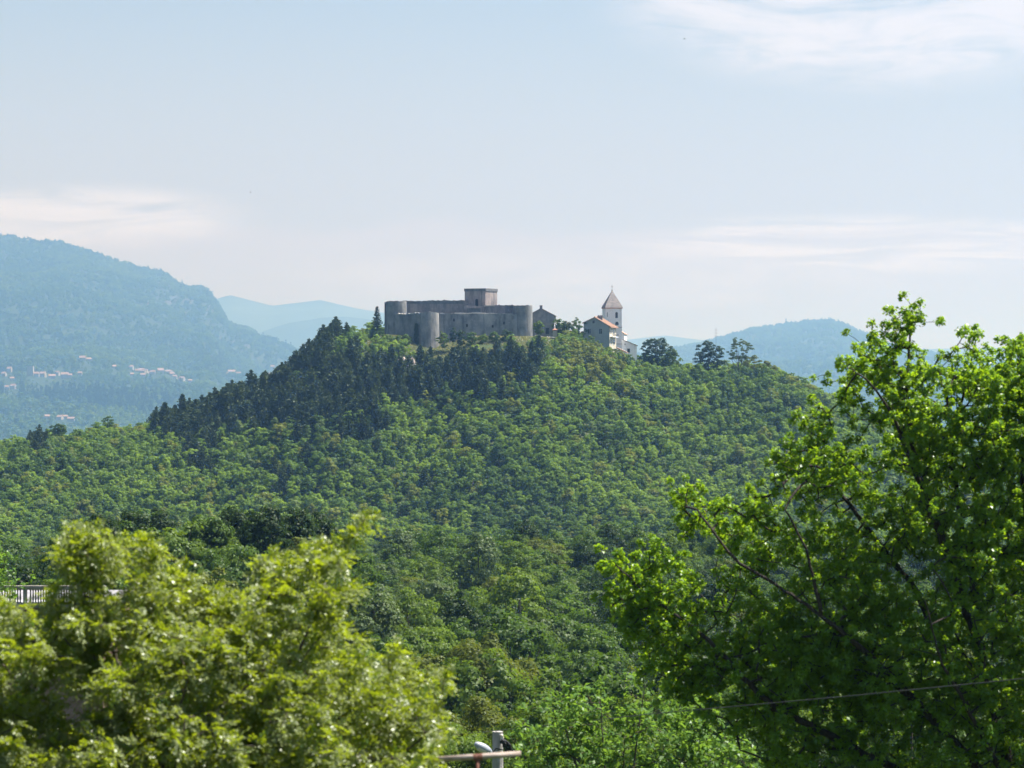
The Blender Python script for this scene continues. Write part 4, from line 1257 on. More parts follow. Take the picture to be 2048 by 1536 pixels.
ROCK = noisy("pale_pinkish_rock", [(0.22, 0.19, 0.175), (0.36, 0.31, 0.285), (0.46, 0.41, 0.38)], (0.6, 0.6, 0.6), detail=8, bump=0.5)
def rock(px_, py_, Y, w, h, seed, label):
    rg = np.random.default_rng(seed)
    mb = MB()
    k, m = 14, 8
    V, Fs = [], []
    sx, sz = w/F*Y/2, h/F*Y
    o = P(px_, py_, Y)
    for j in range(m+1):
        t = j/m*math.pi*0.62
        for i in range(k):
            a = 6.283*i/k
            rr_ = 1 + 0.28*vnoise(np.array(math.cos(a)*1.7+seed), np.array(math.sin(a)*1.7+t*1.6), seed, 3)
            V.append((o[0]+sx*math.cos(a)*math.sin(t+0.02)*rr_*1.1, o[1]+sx*0.8*math.sin(a)*math.sin(t+0.02)*rr_, o[2]-sz*0.25+sz*1.15*math.cos(t)*rr_))
    for j in range(m):
        for i in range(k):
            Fs.append((j*k+i, (j+1)*k+i, (j+1)*k+(i+1) % k, j*k+(i+1) % k))
    mb.add(V, Fs)
    o_ = mb.obj("rock", [ROCK])
    tag(o_, label, "rock", "rocks showing on the castle bank")
for a in [(805, 700, 912, 22, 12, 1, "pale pinkish rock left of the front tower, biggest of its cluster"), (823, 693, 914, 16, 13, 2, "rock touching the front castle tower's left foot"), (795, 703, 910, 12, 7, 3, "small flat rock at the left of the pinkish cluster"),
          (822, 701, 910, 12, 5, 4, "low flat rock under the front tower"), (722, 729, 893, 22, 12, 5, "lone pinkish rock among the pines, lower left of castle"), (934, 688, 916, 10, 6, 6, "small white rock on the grassy bank below the keep"),
          (881, 704, 912, 10, 5, 7, "small rock right of the front tower's foot"), (905, 699, 912, 12, 5, 8, "flat pale rock on the bank below the front wall")]:
    px_, py_, Y, w, h, sd, lb = a
    g0 = float(ground(X(px_, Y), Y)); rock(px_, CY-(g0+0.35)/Y*F, Y, w, h*1.5, sd, lb)

# ------------------------------------------------------------------ far woods, village, masts
VILL = []
def village():
    wallm = noisy("pale_render", [(0.26, 0.245, 0.23), (0.34, 0.32, 0.30)], (0.1, 0.1, 0.1))
    roofm = noisy("pinkish_roof_tile", [(0.18, 0.125, 0.105), (0.25, 0.175, 0.15)], (0.1, 0.1, 0.1))
    rg = np.random.default_rng(3)
    H = []   # px, py(base), width px, height px, cluster
    H += [(8, 746, 9, 6, 'a'), (19, 743, 9, 7, 'a'), (24, 751, 8, 5, 'a'), (14, 765, 8, 6, 'b'), (27, 764, 10, 7, 'b')]
    H += [(61, 749, 12, 13, 'tower'), (73, 751, 10, 7, 'c'), (86, 750, 11, 7, 'c'), (104, 751, 13, 6, 'c'), (115, 747, 8, 6, 'c'), (130, 751, 14, 8, 'c'), (139, 752, 10, 6, 'c'), (160, 750, 8, 5, 'c')]
    H += [(165, 728, 12, 7, 'd'), (179, 730, 12, 5, 'd'), (228, 747, 8, 5, 'e')]
    H += [(262, 741, 9, 6, 'e'), (274, 737, 8, 7, 'e'), (283, 734, 10, 8, 'e'), (290, 741, 11, 9, 'e'), (287, 747, 9, 6, 'e'), (298, 737, 9, 6, 'e'), (303, 744, 8, 6, 'e'), (306, 750, 9, 6, 'e'), (264, 755, 7, 5, 'e'), (286, 755, 9, 5, 'e'), (312, 741, 8, 5, 'e')]
    H += [(321, 751, 12, 8, 'f'), (337, 748, 16, 5, 'f'), (344, 759, 9, 6, 'f'), (350, 763, 8, 5, 'f'), (364, 765, 10, 6, 'f'), (380, 766, 8, 4, 'f')]
    H += [(94, 830, 10, 6, 'g'), (118, 832, 14, 6, 'g'), (129, 830, 12, 5, 'g'), (143, 836, 14, 6, 'g')]
    H += [(450, 740, 11, 6, 'h'), (463, 738, 14, 6, 'h'), (477, 743, 9, 5, 'h'), (541, 739, 9, 6, 'i'), (545, 732, 8, 6, 'i'), (556, 706, 7, 4, 'i')]
    place = {'a': "at the village's far left end", 'b': "in the village's lower left pair", 'c': "in the row right of the white tower block", 'd': "in the pair above the village row",
             'e': "in the village's densest cluster", 'f': "in the string stepping down right of the village cluster", 'g': "in the lowest hamlet above the skyline trees", 'h': "in the group of three right of the village", 'i': "in the small group nearest the pine slope"}
    items = []
    for h in H:
        items.append((h[0], "white tower block rising over the village roofs" if h[4] == 'tower' else f"small pale house {place[h[4]]}"))
    labs = name_all(items, lambda t: t)
    for (hx, hy, w, hh_, cl), lb in zip(H, labs):
        c = np.interp(hx, LEFT_M.cpx, LEFT_M.cpy)
        t = ((hy-LEFT_M.foot)/(c-LEFT_M.foot))**(1/LEFT_M.gam)
        Y = LEFT_M.y0 + t*(LEFT_M.y1-LEFT_M.y0)
        o = LEFT_M.point(hx, Y)
        s = Y/F
        VILL.append((hx, Y, w))
        W_, Hh = w*s*1.05, hh_*s*1.45
        ang = rg.uniform(-0.5, 0.5)
        fr = Frame(o, ang)
        mb = MB()
        a, b = W_/2, W_*0.38
        if cl == 'tower':
            fr.box(mb, -a, a, -b, b, -4, Hh)
            for k_ in range(4): fr.box(mb, -a-0.4, a+0.4, -b-0.6, -b+0.2, Hh*(0.2+0.2*k_), Hh*(0.2+0.2*k_)+0.5)
        else:
            e = Hh*0.62
            mb.prism([fr(-a, -b, -4), fr(-a, b, -4), fr(-a, b, e), fr(-a, 0, Hh), fr(-a, -b, e)], fr.a*W_)
            mb.prism([fr(-a-.4, -b-0.5, e-0.3), fr(-a-.4, 0, Hh+0.05), fr(-a-.4, 0, Hh+0.5), fr(-a-.4, -b-0.5, e+0.15)], fr.a*(W_+.8), 1)
            mb.prism([fr(-a-.4, b+0.5, e-0.3), fr(-a-.4, b+0.5, e+0.15), fr(-a-.4, 0, Hh+0.49), fr(-a-.4, 0, Hh+0.04)], fr.a*(W_+.8), 1)
            fr.box(mb, a*0.3, a*0.3+0.8, 0.4, 1.2, Hh*0.8, Hh+1.2)
        ob = mb.obj("apartment_block" if cl == 'tower' else "village_house", [wallm, roofm])
        tag(ob, lb, "apartment block" if cl == 'tower' else "house", "far village houses at the mountain foot")
village()

def far_wood(M, name, label, p0, p1, sp, y_end, clear=True, darkpoly=None):
    rg = np.random.default_rng(M.seed)
    ym = (M.y0+y_end)/2
    n = int((p1-p0)/F*ym*(y_end-M.y0)/(sp*sp))
    Ys_ = np.sqrt(rg.uniform(M.y0**2, y_end**2, n)); pxs = rg.uniform(p0, p1, n)
    pts = M.point(pxs, Ys_)
    pys = CY - pts[:, 2]/pts[:, 1]*F
    d = vnoise(pts[:, 0]/300.0, Ys_/480.0, M.seed+3, 4)
    k = (d > -0.70) | (rg.uniform(size=n) < 0.6)
    small = np.zeros(n, bool)
    if clear:
        for hx, Y, w in VILL:
            k &= ~((np.abs(pxs-hx) < w*0.62+2) & (Ys_ < Y+25) & (Ys_ > Y-60))
            small |= (np.abs(pxs-hx) < w*0.6+2) & (Ys_ <= Y) & (Ys_ > Y-300)
        k &= ~left_cliff(pxs, pys) | (rg.uniform(size=n) < 0.35)
    d2 = vnoise(pts[:, 0]/220.0, Ys_/370.0, M.seed+9, 4) + rg.normal(size=n)*0.35
    ids = np.where(d2 > 0.55, 2, np.where(d2 < -0.5, 1, 0))
    if darkpoly is not None:
        ids = np.where(ipoly(pxs, pys, darkpoly) & (rg.uniform(size=n) < 0.65), 3, ids)
    ids = np.where(rg.uniform(size=n) < 0.004, 3, ids)
    wood(name, pts[k]-np.array([0, 0, .3]), rg.uniform(0, 6.28, n)[k], (rg.uniform(1.4, 2.7, n)*np.where(small, 0.4, 1))[k], ids[k], FARW, label, "wood")
    print(name, k.sum())
DARKP = [(0, 772), (80, 776), (180, 783), (300, 792), (360, 800), (320, 836), (215, 820), (150, 814), (60, 800), (0, 796)]
far_wood(LEFT_M, "mountain_wood", "blue hazed wood covering the long left mountain", -420, 640, 18.5, 12000, True, DARKP)
far_wood(RIGHT_M, "mountain_wood", "blue hazed wood covering the rounded right mountain", 1220, 2350, 23.0, 13100, False)

def radio_mast():
    c = np.interp(296, LEFT_M.cpx, LEFT_M.cpy)
    t = ((628-LEFT_M.foot)/(c-LEFT_M.foot))**(1/LEFT_M.gam); Y = LEFT_M.y0+t*(LEFT_M.y1-LEFT_M.y0)
    o = LEFT_M.point(296, Y)
    e = empty("radio_mast", o)
    tag(e, "red and white radio mast on the left mountain slope", "mast")
    red = noisy("red_mast_paint", [(0.55, 0.10, 0.06), (0.62, 0.14, 0.09)]); 
    Ht = 18/F*Y
    for k_ in range(5):
        mb = MB()
        z0, z1 = -2 + (Ht+2)*k_/5, -2 + (Ht+2)*(k_+1)/5
        r0, r1 = 1.3*(1-k_/6.5), 1.3*(1-(k_+1)/6.5)
        for sx, sy in ((1, 1), (1, -1), (-1, -1), (-1, 1)):
            mb.tube([o+np.array([sx*r0, sy*r0, z0]), o+np.array([sx*r1, sy*r1, z1])], 0.3, 4)
        for (a, b) in (((1, 1), (1, -1)), ((1, -1), (-1, -1)), ((-1, -1), (-1, 1)), ((-1, 1), (1, 1))):
            mb.tube([o+np.array([a[0]*r0, a[1]*r0, z0]), o+np.array([b[0]*r1, b[1]*r1, z1])], 0.18, 4)
        mb.obj("mast_section", [red if k_ % 2 else WHITE], e)
    mb = MB()
    for zz, dx in ((0.62, 1.3), (0.75, -1.2), (0.9, 0.9)):
        mb.lathe([(0.9, -0.3), (1.1, 0.2), (0.3, 0.5)], o+np.array([dx, -0.8, Ht*zz]), 8)
    mb.obj("dish", [WHITE], e)
radio_mast()

def aerial():
    Y = 990.0
    e = empty("aerial", (X(1432, Y), Y, Z(700, Y)))
    tag(e, "very thin grey aerial mast between the dark and open ridge trees", "aerial")
    q = np.array([X(1432, Y), Y, 0])
    mb = MB(); mb.tube([q+np.array([0, 0, Z(716, Y)]), q+np.array([0, 0, Z(655, Y)])], [0.06, 0.03], 5); mb.obj("mast", [METAL], e)
    mb = MB()
    for py_ in (660, 666, 672): mb.tube([q+np.array([-0.6, 0, Z(py_, Y)]), q+np.array([0.6, 0, Z(py_, Y)])], 0.03, 4)
    mb.obj("crossarm", [METAL], e)
aerial()

def bird(px_, py_, Y, span, tilt, label):
    bm = noisy("dark_feather", [(0.03, 0.03, 0.03), (0.06, 0.055, 0.05)], (8, 8, 8))
    o = P(px_, py_, Y)
    mb = MB()
    h = span/2
    # body lofted beak to tail along x
    prof = [(-0.42, 0.01), (-0.34, 0.045), (-0.15, 0.075), (0.05, 0.07), (0.25, 0.03), (0.42, 0.05), (0.46, 0.01)]
    mb.tube([o+np.array([a*h, 0, 0.02*h]) for a, r in prof], [r*h for a, r in prof], 8)
    for sgn in (-1, 1):
        V = []
        for t, ch, up in ((0, 0.30, 0), (0.35, 0.28, 0.16), (0.7, 0.2, 0.22), (1.0, 0.04, 0.12)):
            le = o + np.array([-0.18*h + 0.16*h*t*t, sgn*(0.05+t)*h, up*h+sgn*tilt*t*h])
            V += [le+np.array([0, 0, 0.015*h]), le+np.array([ch*h, 0, 0.0]), le+np.array([0.3*ch*h, 0, -0.015*h])]
        Fs = []
        for j in range(3):
            a, b = j*3, j*3+3
            Fs += [(a, b, b+1, a+1), (a+1, b+1, b+2, a+2), (a+2, b+2, b, a)]
        mb.add(V, Fs)
    ob = mb.obj("bird", [bm])
    tag(ob, label, "bird")
bird(1369, 78, 420, 0.9, 0.2, "tiny dark bird flying high under the upper right cloud")
bird(501, 385, 520, 0.7, -0.3, "tiny dark bird flying over the left cloud bank")

# ------------------------------------------------------------------ terrace with balustrade
def terrace():
    Y = 130.0
    s = Y/F
    zr, zf = Z(1171, Y), Z(1209, Y)
    x0, x1_ = X(-260, Y), X(206, Y)
    e = empty("terrace_house", ((x0+x1_)/2, Y, float(ground(X(0, Y), Y))))
    tag(e, "house with a balustraded roof terrace behind the left foreground tree", "house")
    brick = noisy("reddish_brown_wall", [(0.16, 0.10, 0.075), (0.24, 0.155, 0.12)], (0.8, 0.8, 1.5), bump=0.3)
    conc = noisy("weathered_concrete", [(0.20, 0.18, 0.15), (0.32, 0.29, 0.245)], (2, 2, 2), detail=7, bump=0.2, extra=[((0.14, 0.12, 0.09), (1.5, 1.5, 3), 0.52, 0.68)])
    pale = noisy("sunlit_tone_paving", [(0.27, 0.265, 0.27), (0.36, 0.35, 0.36)], (1.2, 1.2, 1.2))  # front strip of the floor, sunlight put into its lighter colour
    pave_shaded = noisy("shaded_tone_paving", [(0.20, 0.19, 0.20), (0.29, 0.275, 0.28)], (0.9, 0.9, 0.9))  # rear of the same floor, shade put into its darker colour
    mb = MB(); mb.box((x0, Y-0.02, zf-14), (x1_, Y+9, zf-0.14)); mb.obj("wall", [brick], e)
    mb = MB(); mb.box((x0-.2, Y-0.28, zf-0.14), (x1_+0.25, Y+9.2, zf)); mb.obj("slab", [conc], e)
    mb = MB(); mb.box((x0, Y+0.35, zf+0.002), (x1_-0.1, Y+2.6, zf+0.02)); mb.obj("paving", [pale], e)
    mb = MB(); mb.box((x0, Y+2.603, zf+0.002), (x1_-0.1, Y+9, zf+0.02)); mb.obj("paving", [pave_shaded], e)
    mb = MB(); mb.box((x0, Y-0.17, zr-0.13), (x1_+0.14, Y+0.15, zr-0.03)); mb.box((x0, Y-0.13, zr-0.03), (x1_+0.1, Y+0.11, zr)); mb.box((x0, Y-0.12, zr-0.19), (x1_+0.1, Y+0.1, zr-0.13)); mb.obj("rail", [conc], e)
    mb = MB(); mb.box((x0, Y-0.13, zf), (x1_+0.1, Y+0.11, zf+0.09)); mb.obj("plinth", [conc], e)
    mb = MB(); h = (zr-0.19) - (zf+0.09)
    prof = [(0.048, 0), (0.048, 0.05*h), (0.026, 0.09*h), (0.03, 0.14*h), (0.052, 0.34*h), (0.04, 0.55*h), (0.024, 0.80*h), (0.036, 0.84*h), (0.026, 0.88*h), (0.044, 0.94*h), (0.044, h)]
    mb.lathe(prof, (0, 0, 0), 10)
    first = None
    z0 = zf+0.09
    posts = [50.5 + 95*i for i in range(-2, 3)]
    posts = [p for p in posts if p < 206] + [204]
    for p in np.arange(-150, 202, 5.15):
        if min(abs(p-q) for q in posts) < 6: continue
        if first is None:
            first = mb.obj("baluster", [conc], e, world=False, smooth=True); o = first
        else:
            o = first.copy(); COL.objects.link(o); o.parent = e
        o.location = (X(p, Y)-e.location[0], 0, z0-e.location[2])
    for p in posts:
        m2 = MB(); m2.box((X(p, Y)-0.075, Y-0.15, zf+0.003), (X(p, Y)+0.075, Y+0.13, zr-0.13)); m2.obj("post", [conc], e)
terrace()

# ------------------------------------------------------------------ utility pole, cable, pipe frame
def bottom_things():
    Y = 80.0
    s = Y/F
    conc = noisy("pole_concrete", [(0.25, 0.235, 0.215), (0.36, 0.34, 0.315)], (6, 6, 3), detail=7, bump=0.25)
    lampm = noisy("grey_lamp_housing", [(0.26, 0.28, 0.31), (0.34, 0.36, 0.40)], (3, 3, 3), rough=0.4, spec=0.4)
    black = noisy("black_rubber", [(0.012, 0.012, 0.013), (0.03, 0.03, 0.03)], (20, 20, 20), rough=0.5)
    ceram = noisy("cream_insulator", [(0.55, 0.48, 0.38), (0.65, 0.58, 0.47)], (9, 9, 9), rough=0.35, spec=0.5)
    xq, zt = X(995.5, Y), Z(1463, Y)
    zg = float(ground(xq, Y))
    e = empty("utility_pole", (xq, Y, zg))
    tag(e, "concrete utility pole with a grey street lamp and black cable clamps", "utility pole")
    mb = MB(); mb.lathe([(0.21, zg-0.6-zt), (0.145, -0.02), (0.15, -0.015), (0.15, 0.0)], (xq, Y, zt), 16); mb.obj("pole", [conc], e, smooth=False)
    # lamp : flattened drop shaped housing on a short arm
    a, b = P(950, 1487, Y-0.5), P(983.5, 1505, Y-0.35)
    n = 12; t = np.linspace(0, 1, n)
    pts = [a + (b-a)*q for q in t]
    rad = 0.125*np.sin(np.pi*np.clip(t*0.90+0.07, 0, 1))**0.55
    mb = MB(); mb.tube(pts, rad, 14)
    lo = mb.obj("lamp_head", [lampm], e, smooth=True)
    mb = MB(); mb.tube([p+np.array([0, -0.02, -0.05]) for p in pts[2:8]], rad[2:8]*0.8, 12); mb.obj("lamp_glass", [ceram], lo, smooth=True)
    mb = MB(); mb.tube([b+np.array([-0.03, 0, 0]), b+np.array([0.1, 0.15, -0.06]), np.array([xq-0.02, Y-0.1, Z(1512, Y)])], 0.03, 8); mb.obj("lamp_arm", [METAL], e)
    mb = MB(); mb.lathe([(0.03, -0.10), (0.055, -0.07), (0.035, -0.04), (0.06, -0.01), (0.04, 0.03), (0.055, 0.06), (0.02, 0.09)], P(1004, 1475, Y-0.16), 10); mb.obj("insulator", [ceram], e, smooth=True)
    rg = np.random.default_rng(2)
    mb = MB()
    for k_ in range(7):
        q0 = P(1003+rg.uniform(0, 5), 1478+rg.uniform(0, 6), Y-0.18-rg.uniform(0, .1))
        q1 = P(1012+rg.uniform(-2, 10), 1490+rg.uniform(-3, 4), Y-0.22-rg.uniform(0, .12))
        q2 = P(1014+rg.uniform(-3, 14), 1503+rg.uniform(-2, 4), Y-0.2-rg.uniform(0, .1))
        mb.tube([q0, (q0+q1)/2+np.array([0.03, 0, 0.01]), q1, q2], rg.uniform(0.022, 0.04), 7)
    for k_ in range(3):
        q = P(1004+5*k_, 1484+7*k_, Y-0.26); mb.box(tuple(q-np.array([.06, .05, .045])), tuple(q+np.array([.06, .05, .045])))
    q0, q1, q2 = P(1006, 1500, Y-0.2), P(992, 1497, Y-0.28), P(984, 1506, Y-0.3)
    mb.tube([q0, q1, q2], 0.018, 6)
    mb.obj("cable_clamp", [black], e)
    # overhead cable
    cab = noisy("dull_black_cable", [(0.05, 0.048, 0.045), (0.09, 0.085, 0.08)], (6, 6, 6), rough=0.6)
    n = 60; t = np.linspace(0, 1, n)
    pxs = 500 + 2300*t
    Ys_ = np.interp(pxs, [500, 995, 1200, 1450, 2048, 2800], [100, 80.3, 62, 50, 42, 33])
    pys = np.interp(pxs, [500, 740, 1000, 1300, 1700, 2048, 2800], [1505, 1484, 1461, 1428, 1392, 1357, 1270])
    mb = MB(); mb.tube([P(a_, b_, c_) for a_, b_, c_ in zip(pxs, pys, Ys_)], 0.0095, 6)
    o = mb.obj("overhead_cable", [cab], smooth=True)
    tag(o, "thin dark overhead cable rising right across the oak", "cable")
    # pipe frame near the viewer
    Y = 28.0
    rust = noisy("rusty_steel", [(0.10, 0.045, 0.03), (0.20, 0.09, 0.06)], (14, 14, 9), detail=8, rough=0.75, bump=0.3)
    pipe = noisy("brownish_pipe", [(0.26, 0.20, 0.16), (0.40, 0.33, 0.28)], (7, 20, 20), detail=8, rough=0.6, bump=0.2, extra=[((0.18, 0.10, 0.07), (5, 12, 12), 0.58, 0.7)])
    zg = float(ground(X(955, Y), Y))
    e = empty("pipe_post", (X(956, Y), Y, zg))
    tag(e, "rusty post carrying a brownish steel pipe crossbar", "pipe post")
    mb = MB(); mb.tube([P(864.5, 1519.5, Y), P(1042, 1507.5, Y)], 0.029, 14); mb.obj("crossbar", [pipe], e, smooth=True)
    mb = MB(); mb.tube([np.array([X(956, Y), Y, zg-0.4]), np.array([X(956, Y), Y, Z(1514.5, Y)-0.012])], 0.022, 12); mb.obj("post", [rust], e, smooth=True)
    mb = MB(); q = P(956, 1514.5, Y); mb.tube([q+np.array([-0.045, 0, -0.001]), q+np.array([0.045, 0, 0.005])], 0.034, 12); mb.obj("bracket", [rust], e)
bottom_things()

# ------------------------------------------------------------------ foreground trees
def grow(rg, limbs, targets, step, tip_r, pos0=None):
    """limbs: polylines with radii; targets: twig ends. Returns nodes, parents, radii, and for each target its end direction"""
    pos, par, rmin = [], [], []
    for pl, r0, r1 in limbs:
        pl = [np.array(p) for p in pl]
        d = np.concatenate([[0], np.cumsum([np.linalg.norm(pl[i+1]-pl[i]) for i in range(len(pl)-1)])])
        n = max(2, int(d[-1]/step)+1)
        tt = np.linspace(0, d[-1], n)
        pts = np.stack([np.interp(tt, d, [p[k] for p in pl]) for k in range(3)], -1)
        # smooth the corners a little and add a slight wander
        for _ in range(2): pts[1:-1] = pts[1:-1]*0.5 + (pts[:-2]+pts[2:])*0.25
        pts[1:-1] += rg.normal(size=pts[1:-1].shape)*step*0.06
        if pos:
            A = np.array(pos); j = int(np.argmin(((A-pts[0])**2).sum(1)))
        else: j = -1
        for i, p in enumerate(pts):
            if i == 0 and j >= 0: prev = j; continue
            pos.append(p); par.append(-1 if (i == 0) else prev); rmin.append(r0 + (r1-r0)*(i/(n-1))**0.8); prev = len(pos)-1
    nl = len(pos)
    base = np.array(pos)
    dist = np.array([np.sqrt(((base-t)**2).sum(1)).min() for t in targets])
    cap = nl + len(targets)*14 + 10
    A = np.zeros((cap, 3)); A[:nl] = base; n = nl
    par = par + [0]*(cap-nl)
    ends = np.zeros(len(targets), int); dirs = np.zeros((len(targets), 3))
    for ti in np.argsort(dist):
        t = targets[ti]
        dv = t - A[:n]; d2 = (dv**2).sum(1)
        pen = np.where(dv[:, 2] < 0, d2*0.35, 0)
        j = int(np.argmin(d2 + pen))
        d = math.sqrt(d2[j]); m = min(13, max(1, int(d/step)))
        up = A[j] - A[par[j]] if par[j] >= 0 else np.array([0, 0, 1.0])
        c = A[j] + (t-A[j])*0.5 + unit(up)*d*0.12 + rg.normal(size=3)*d*0.05 + np.array([0, 0, -0.03*d])
        prev = j
        for k in range(1, m+1):
            q = k/m
            A[n] = A[j]*(1-q)**2 + c*2*q*(1-q) + t*q*q
            par[n] = prev; prev = n; n += 1
        ends[ti] = prev; dirs[ti] = t - c
    par = np.array(par[:n]); A = A[:n]
    cnt = np.zeros(n); cnt[ends] += 1
    for i in range(n-1, -1, -1):
        if par[i] >= 0: cnt[par[i]] += cnt[i]
    r = tip_r*np.maximum(cnt, 1)**0.40
    r[:nl] = np.maximum(np.minimum(r[:nl], np.array(rmin)*1.2), np.array(rmin)*0.85)
    return A, par, r, unit(dirs)

def branch_mesh(name, A, par, r, mat, k=5):
    i = np.nonzero(par >= 0)[0]; p = par[i]
    t = unit(A[i]-A[p])
    ref = np.where(np.abs(t[:, 2:3]) < 0.9, np.array([[0, 0, 1.0]]), np.array([[1.0, 0, 0]]))
    a = unit(np.cross(t, ref)); b = np.cross(t, a)
    ang = np.linspace(0, 2*np.pi, k, endpoint=False)
    ring = np.cos(ang)[None, :, None]*a[:, None] + np.sin(ang)[None, :, None]*b[:, None]
    r0 = np.minimum(r[p], r[i]*1.25)[:, None, None]
    V0 = A[p][:, None] - t[:, None]*r0*0.3 + ring*r0
    V1 = A[i][:, None] + ring*r[i][:, None, None]
    n = len(i)
    V = np.concatenate([V0, V1], 1).reshape(-1, 3)
    base = (np.arange(n)*2*k)[:, None]
    q = np.array([[s, (s+1) % k, k+(s+1) % k, k+s] for s in range(k)])
    Q = (base[:, :, None] + q[None]).reshape(-1, 4)
    return mesh_np(name, V, Q, mats=[mat], smooth=True)

def sample_poly(rg, poly, n, holes=(), inset=0):
    xs = [p[0] for p in poly]; ys = [p[1] for p in poly]
    out = np.zeros((0, 2))
    while len(out) < n:
        q = np.stack([rg.uniform(min(xs), max(xs), n*2), rg.uniform(min(ys), max(ys), n*2)], -1)
        k = ipoly(q[:, 0], q[:, 1], poly)
        for ex, ey in ((0, 0), (1, 0), (-1, 0), (0, 1), (0, -1), (.7, .7), (-.7, .7), (.7, -.7), (-.7, -.7)):
            k &= ipoly(q[:, 0]+ex*inset, q[:, 1]+ey*inset, poly)
            for h in holes: k &= ~ipoly(q[:, 0]+ex*inset*0.9, q[:, 1]+ey*inset*0.9, h)
        out = np.concatenate([out, q[k]])
    return out[:n]

def oak():
    rg = np.random.default_rng(77)
    Y = 55.0
    zg = float(ground(X(2060, Y), Y))
    W = lambda px_, py_, dy=0.0: P(px_, py_, Y+dy)*1.0
    base = np.array([X(2070, Y), Y, zg-0.3])
    fork = W(2045, 1640)
    limbs = [
        ([base, W(2062, 1850), fork], 0.36, 0.28),
        ([fork, W(1960, 1300, -.6), W(1900, 1120, -1.0), W(1845, 980, -1.2), W(1822, 878, -1.2), W(1813, 770, -1.0), W(1820, 665, -.8)], 0.17, 0.018),
        ([fork, W(1900, 1350, .5), W(1835, 1183, .9), W(1772, 1106, 1.0), W(1700, 1010, 1.0), W(1640, 930, .8), W(1575, 930, .6)], 0.14, 0.015),
        ([fork, W(1850, 1420, -1.2), W(1727, 1300, -2.0), W(1645, 1233, -2.2), W(1594, 1195, -2.2), W(1467, 1119, -2.0), W(1395, 1020, -1.8)], 0.14, 0.014),
        ([fork, W(1750, 1520, -.8), W(1600, 1440, -1.2), W(1543, 1411, -1.3), W(1480, 1348, -1.3), W(1410, 1271, -1.2), W(1295, 1189, -1.0), W(1232, 1130, -1.0)], 0.13, 0.012),
        ([W(1960, 1300, -.6), W(1945, 1150, .8), W(1918, 1030, 1.2), W(1902, 900, 1.4), W(1932, 760, 1.2), W(1955, 670, 1.0)], 0.11, 0.014),
        ([fork, W(2080, 1300, 1.0), W(2052, 1050, 1.3), W(2040, 850, 1.0), W(2035, 690, .8)], 0.15, 0.015),
        ([W(1845, 980, -1.2), W(1785, 827, -1.6), W(1735, 760, -1.8), W(1700, 735, -1.8)], 0.07, 0.012),
        ([W(1645, 1233, -2.2), W(1610, 1090, -2.4), W(1570, 1020, -2.5)], 0.06, 0.012),
        ([W(1850, 1420, -1.2), W(1750, 1330, .5), W(1620, 1290, 1.5), W(1500, 1220, 1.8)], 0.08, 0.012),
        ([fork, W(1800, 1600, 1), W(1650, 1560, 1.5), W(1480, 1500, 1.5)], 0.11, 0.014),
        ([fork, W(2180, 1300, -1), W(2230, 1000, -1.2), W(2210, 800, -1)], 0.15, 0.015),
        ([fork, W(2200, 1450, 1), W(2270, 1250, 1.5), W(2280, 1100, 1.5)], 0.15, 0.015),
        ([fork, W(2150, 1500, -1.8), W(2200, 1250, -3.0), W(2150, 1050, -3.4)], 0.13, 0.014),
        ([fork, W(1980, 1500, -2.2), W(1880, 1320, -3.2), W(1850, 1200, -3.5)], 0.11, 0.013),
    ]
    env = [(1818, 628), (1862, 640), (1880, 690), (1905, 730), (1930, 680), (1975, 695), (2000, 730), (2030, 690), (2100, 670), (2200, 660), (2260, 820), (2300, 1200), (2300, 1680), (2100, 1700), (1560, 1640), (1500, 1500),
           (1420, 1430), (1345, 1410), (1275, 1310), (1235, 1220), (1225, 1115), (1300, 1095), (1375, 1095), (1390, 1050), (1350, 1000), (1385, 985), (1420, 1020), (1480, 1000), (1525, 1015), (1560, 1000), (1548, 910), (1590, 872), (1640, 835), (1668, 850), (1705, 880), (1745, 850), (1700, 825), (1674, 790), (1678, 730), (1735, 680), (1790, 700), (1790, 645)]
    holes = [[(1655, 800), (1720, 815), (1760, 850), (1700, 905), (1650, 870)], [(1420, 1085), (1470, 1080), (1480, 1150), (1430, 1160)], [(1560, 990), (1650, 1010), (1640, 1050), (1565, 1040)], [(1690, 850), (1760, 820), (1810, 900), (1780, 975), (1715, 940)], [(1630, 955), (1700, 975), (1750, 1060), (1690, 1050)], [(1770, 1110), (1855, 1090), (1870, 1190), (1800, 1190)],
             [(1880, 760), (1900, 760), (1905, 800), (1880, 800)], [(1690, 770), (1740, 790), (1750, 815), (1700, 800)], [(1900, 930), (1950, 950), (1940, 1010), (1905, 1000)], [(1400, 1090), (1440, 1130), (1420, 1200), (1385, 1150)],
             [(1830, 680), (1850, 690), (1850, 730), (1832, 730)], [(1560, 1130), (1590, 1120), (1600, 1170), (1570, 1175)]]
    nb = 800
    b2 = sample_poly(rg, env, nb, holes, 22)
    tipsl = [(1820, 626), (1856, 638), (1798, 655), (1770, 680), (1742, 684), (1702, 716), (1684, 748), (1680, 785), (1700, 770), (1928, 672), (1958, 694), (1985, 722), (2028, 688), (2046, 718), (1642, 822), (1636, 836), (1622, 856), (1652, 862), (1575, 905), (1558, 930), (1552, 962), (1600, 935),
             (1378, 982), (1366, 998), (1372, 1015), (1392, 1035), (1384, 1060), (1380, 995), (1400, 1050), (1470, 1002), (1440, 1015), (1500, 1015), (1238, 1122), (1226, 1145), (1300, 1112), (1272, 1130), (1230, 1205), (1245, 1240), (1345, 1130), (1330, 1320), (1300, 1290), (1360, 1390), (1420, 1420), (1700, 830), (1720, 870)]
